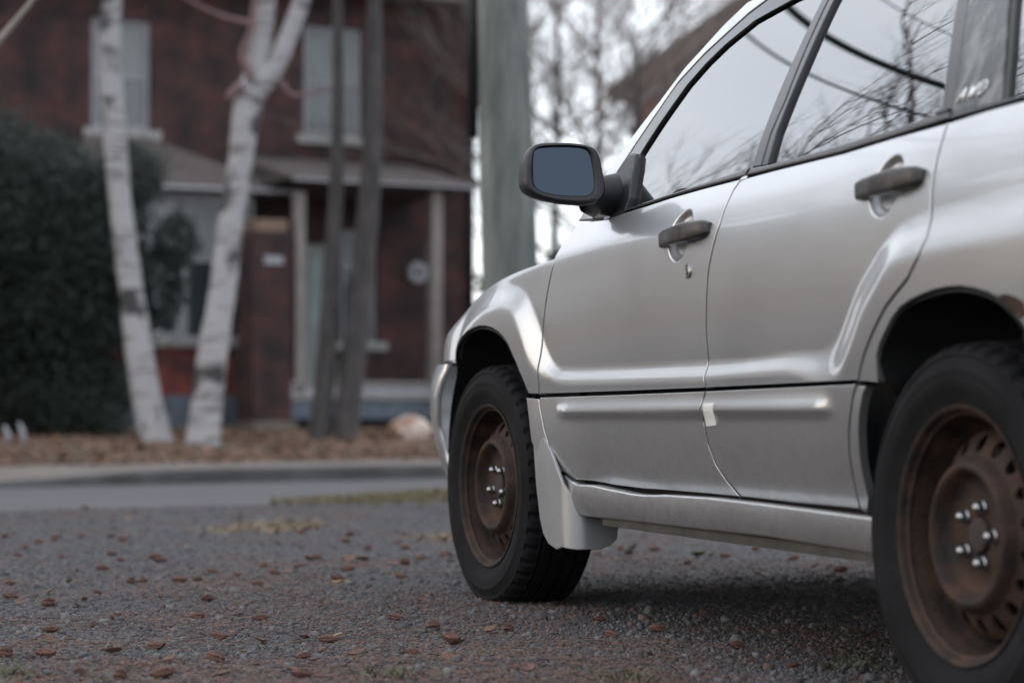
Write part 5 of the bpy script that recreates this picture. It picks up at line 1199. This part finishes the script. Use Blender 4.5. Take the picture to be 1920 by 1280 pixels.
for px, py, rx, rz in ((60,720,170,140),(20,560,190,170),(120,520,150,150),(90,400,130,120),(20,380,120,130),(190,430,90,110),(215,620,75,120),(105,335,75,75),(150,760,90,90),(285,545,60,80),(330,450,40,50),(-60,350,120,140),(-80,600,170,220),(250,330,60,60)):
    q = at_depth(px, py, 25.0+random.uniform(-.3, .5)); k = 25.0/FPX; lob.append((q.x-eb[0], q.y-eb[1], q.z-eb[2], rx*k, 0.45+rx*k*0.4, rz*k))
evergreen('evergreen_shrub', eb, lob, 64000, 'large dark green evergreen shrub spreading behind the slim birch', ((0.005, 0.010, 0.007), (0.013, 0.024, 0.016)), spray=0.060)

# utility pole with conduit, and its cables along the street
PY_ = 11.9
pole_m = pm('weathered_pole', (0.070, 0.080, 0.074), 0.9, 0, 0, 3.0, col2=(0.165, 0.172, 0.160), lo=0.32, hi=0.68, stretch=(4, 4, 0.7), bump=0.7, bscale=26, detail=9)
pb = at_depth(958, 800, PY_); base = (pb.x, PY_, 0.0); pole = empty('utility_pole', base, 0, 'thick weathered grey-green wooden utility pole behind the car bonnet', 'utility pole')
lw, rw = [(907, 620), (902, 440), (898, 250), (894, 80), (892, 0)], [(1012, 620), (1006, 440), (999, 250), (992, 80), (989, 0)]
pts, rad = [], []
for (a, y0), (c, y1) in zip(lw, rw): q = at_depth((a+c)/2, y0, PY_); pts.append((q.x-base[0], 0, q.z)); rad.append((c-a)/2/FPX*PY_)
dx = (pts[-1][0]-pts[0][0])/(pts[-1][2]-pts[0][2]); x0 = pts[0][0]-dx*(pts[0][2]+0.3)
pts = [(x0, 0, -0.3)] + pts + [(pts[-1][0]+dx*6.5, 0, 9.2)]; rad = [rad[0]*1.04] + rad + [0.10]
S = spline([(*p, r) for p, r in zip(pts, rad)], 5); b = MB(); b.tube([s[:3] for s in S], [s[3] for s in S], 28); b.build('shaft', pole_m, pole, auto=40)
q0 = at_depth(887, 258, PY_-0.02); q1 = at_depth(885, -20, PY_-0.02); b = MB(); b.tube([(q0.x-base[0], -0.02, q0.z), (q1.x-base[0], -0.02, q1.z), (q1.x-base[0]-0.06, -0.02, 7.0)], 0.028, 10); b.build('conduit', M['black_plastic'], pole, smooth=True)
b = MB(); b.box(pts[-1][0]-0.9, pts[-1][0]+0.9, -0.17, -0.06, 8.45, 8.57); b.build('crossarm', pole_m, pole)
wire_m = pm('cable', (0.012, 0.012, 0.013), 0.6)
PA, PB = Vector(sw(-24, 1.0, 0)), Vector(sw(16, 1.0, 0))           # the line on the far pavement, mirrored in the side glass
for q, lab in ((PA, 'utility pole on the far pavement down the street from the maple'), (PB, 'utility pole on the far pavement by the gabled house')):
    po = empty('utility_pole', q, SF.ang, lab, 'utility pole'); b = MB(); b.tube([(0, 0, -0.3), (0.02, 0, 5), (0.03, 0, 10.2)], [0.15, 0.13, 0.10], 16); b.build('shaft', pole_m, po, smooth=True); b = MB(); b.box(-0.06, 0.06, -0.9, 0.9, 9.75, 9.87); b.build('crossarm', pole_m, po)
for nm, z, r, oy, lab in (('utility_cable', 9.35, 0.050, -0.16, 'thick black telephone cable strung between the far pavement poles'), ('utility_wire', 8.75, 0.020, -0.17, 'thin service wire strung below the thick cable'), ('utility_wire', 9.95, 0.010, -0.7, 'overhead wire strung along the pole crossarms')):
    b = MB(); pp = []
    for u in np.linspace(-0.3, 1.3, 61): w = PA*(1-float(u)) + PB*float(u); uu = u if 0 <= u <= 1 else (u+1 if u < 0 else u-1); pp.append((w.x, w.y+oy, z - 0.85*4*uu*(1-uu)))
    b.tube(pp, r, 6); tag(b.build(nm, wire_m, smooth=True), lab, 'cable')

# bare maple left of the frame; its crown shows in the side windows and one twig enters the picture
random.seed(21)
mp_ = bare_tree('maple_tree', (-11.9, 16.5, 0.1), 11.0, 0.23, 'bare maple on the far verge, its crown mirrored in the car windows', depth=5, kids=3, spread=0.65)
b = MB(); limb(b, [(-330,420,30),(-180,260,24),(-60,140,18),(0,74,14),(32,36,11),(62,-2,9),(95,-60,6)], 11.0, seg=8); sb = at_depth(-420, 962, 11.0); sap = empty('sapling', (sb.x, 11.0, 0.0), 0, 'bare sapling by the driveway with one pale twig reaching across the sky corner', 'tree')
shift(b, (sb.x, 11.0, 0)).build('branch', pm('pale_branch', (0.20, 0.17, 0.155), 0.8), sap, smooth=True)
b = MB(); limb(b, [(-420,968,40),(-415,760,36),(-390,560,33),(-335,420,30),(-330,200,20),(-320,-50,12)], 11.0, seg=10); shift(b, (sb.x, 11.0, 0)).build('trunk', grey_bark, sap, smooth=True)
# far bare trees to the right of the pole
random.seed(5)
for k, (px, Y, h, lab) in enumerate(((1040, 34, 9.5, 'bare twiggy tree between the pole and the neighbouring gable'), (1115, 38, 11, 'tall bare tree whose twigs cross the neighbouring gable roof'), (1190, 33, 8.5, 'bare tree standing against the neighbouring brick gable'), (1000, 42, 11, 'bare tree showing beside the edge of the utility pole'))):
    q = at_depth(px, 760, Y); bare_tree('far_tree', (q.x, q.y, 0.0), h, 0.09, lab, depth=5, kids=3, spread=0.55)

# neighbouring brick house with a gable, and a hedge
NF = Frame((at_depth(1190, 760, 52).x, 52.0, 0.0), -20.0)
nb = empty('gabled_house', NF.o, NF.ang, 'brick house with brown gable roof behind the car windscreen', 'house')
def nx(px, py, y=0.0): return NF.px(px, py, y)
x0, ze = nx(1190, 165); xa, za = nx(1455, -20); x1 = 2*xa-x0
b = MB(); b.add([(x0, 0, 0), (x1, 0, 0), (x1, 0, ze), (xa, 0, za), (x0, 0, ze)], [(0, 1, 2, 3, 4)]); b.add([(x0, 0, 0), (x0, 0, ze), (x0, 10, ze), (x0, 10, 0)], [(0, 1, 2, 3)]); b.add([(x1, 0, 0), (x1, 10, 0), (x1, 10, ze), (x1, 0, ze)], [(0, 1, 2, 3)]); b.build('wall', brick2, nb)
sl_ = (za-ze)/(xa-x0); xo = x0-0.45
for s, nm in ((1, 'roof'), (-1, 'roof')):
    f = (lambda x: x) if s == 1 else (lambda x: 2*xa-x)
    b = MB(); b.prism([(f(xo), ze-0.45*sl_+0.02), (f(xa), za+0.02), (f(xa), za+0.30), (f(xo), ze-0.45*sl_+0.26)], 'y', -0.55, 10.4); fix_normals(b.build(nm, pm('brown_shingles', (0.12, 0.09, 0.08), 0.9, 0, 0.3, 5), nb))
    b = MB(); b.prism([(f(xo), ze-0.45*sl_-0.22), (f(xa), za-0.22), (f(xa), za+0.015), (f(xo), ze-0.45*sl_+0.015)], 'y', -0.50, -0.38); fix_normals(b.build('bargeboard', pm('brown_board', (0.16, 0.11, 0.09), 0.8), nb))
wx0, wz1 = nx(1300, 260); wx1, wz0 = nx(1380, 420); window(nb, wx0, wx1, wz0, wz1, -0.12)
hb = at_depth(1180, 760, 30); lob = []
for k in range(14): lob.append((-1.6+k*0.42, random.uniform(-.2, .2), 1.2+random.uniform(-.1, .1), 0.5, 0.5, 1.35+random.uniform(-.15, .15)))
evergreen('evergreen_hedge', (hb.x, hb.y, 0.0), lob, 9000, 'dark clipped evergreen hedge beyond the car bonnet', ((0.012, 0.022, 0.012), (0.035, 0.05, 0.03)), spray=0.13)

# the street carries on to the left: unseen house added to block low sky from the car's side
LF = Frame((SF.o + SF.ex*-15 + SF.ey*12.0)[:2] + (0.0,), 33.0)
h2 = empty('blocker_house', LF.o, LF.ang, 'unseen grey-brown brick house added along the street to darken the car doors', 'house')
ops = [(a, a+1.0, z, z+1.6) for a in (1.5, 5.2, 8.6) for z in (1.2, 4.2)]
wall_open(0, 11, 0, 6.2, ops, 0, 0.15).build('wall', brick_mat('blocker_brown_brick', (0.16, 0.10, 0.085), (0.11, 0.08, 0.07), (0.13, 0.12, 0.11)), h2)
for o_ in ops: window(h2, *o_, 0.0)
b = MB(); b.add([(0, 0, 0), (0, 9, 0), (0, 9, 6.2), (0, 0, 6.2)], [(3, 2, 1, 0)]); b.add([(11, 0, 0), (11, 9, 0), (11, 9, 6.2), (11, 0, 6.2)], [(0, 1, 2, 3)]); b.build('side_wall', brick, h2)
b = MB(); b.add([(-.4, -.4, 6.2), (11.4, -.4, 6.2), (11.4, 9.4, 6.2), (-.4, 9.4, 6.2), (3.5, 4.5, 9), (7.5, 4.5, 9)], [(0, 1, 5, 4), (1, 2, 5), (2, 3, 4, 5), (3, 0, 4), (0, 3, 2, 1)]); b.build('roof', shingle, h2)
random.seed(33)
for k, (sx, sy, lab) in enumerate(((-20.0, 4.0, 'bare street tree along the verge beyond the maple'), (-32.0, 4.0, 'bare street tree in front of the added unseen brown house'))):
    bare_tree('street_tree', sw(sx, sy, 0.05), 9.0, 0.16, lab, depth=3, kids=3)
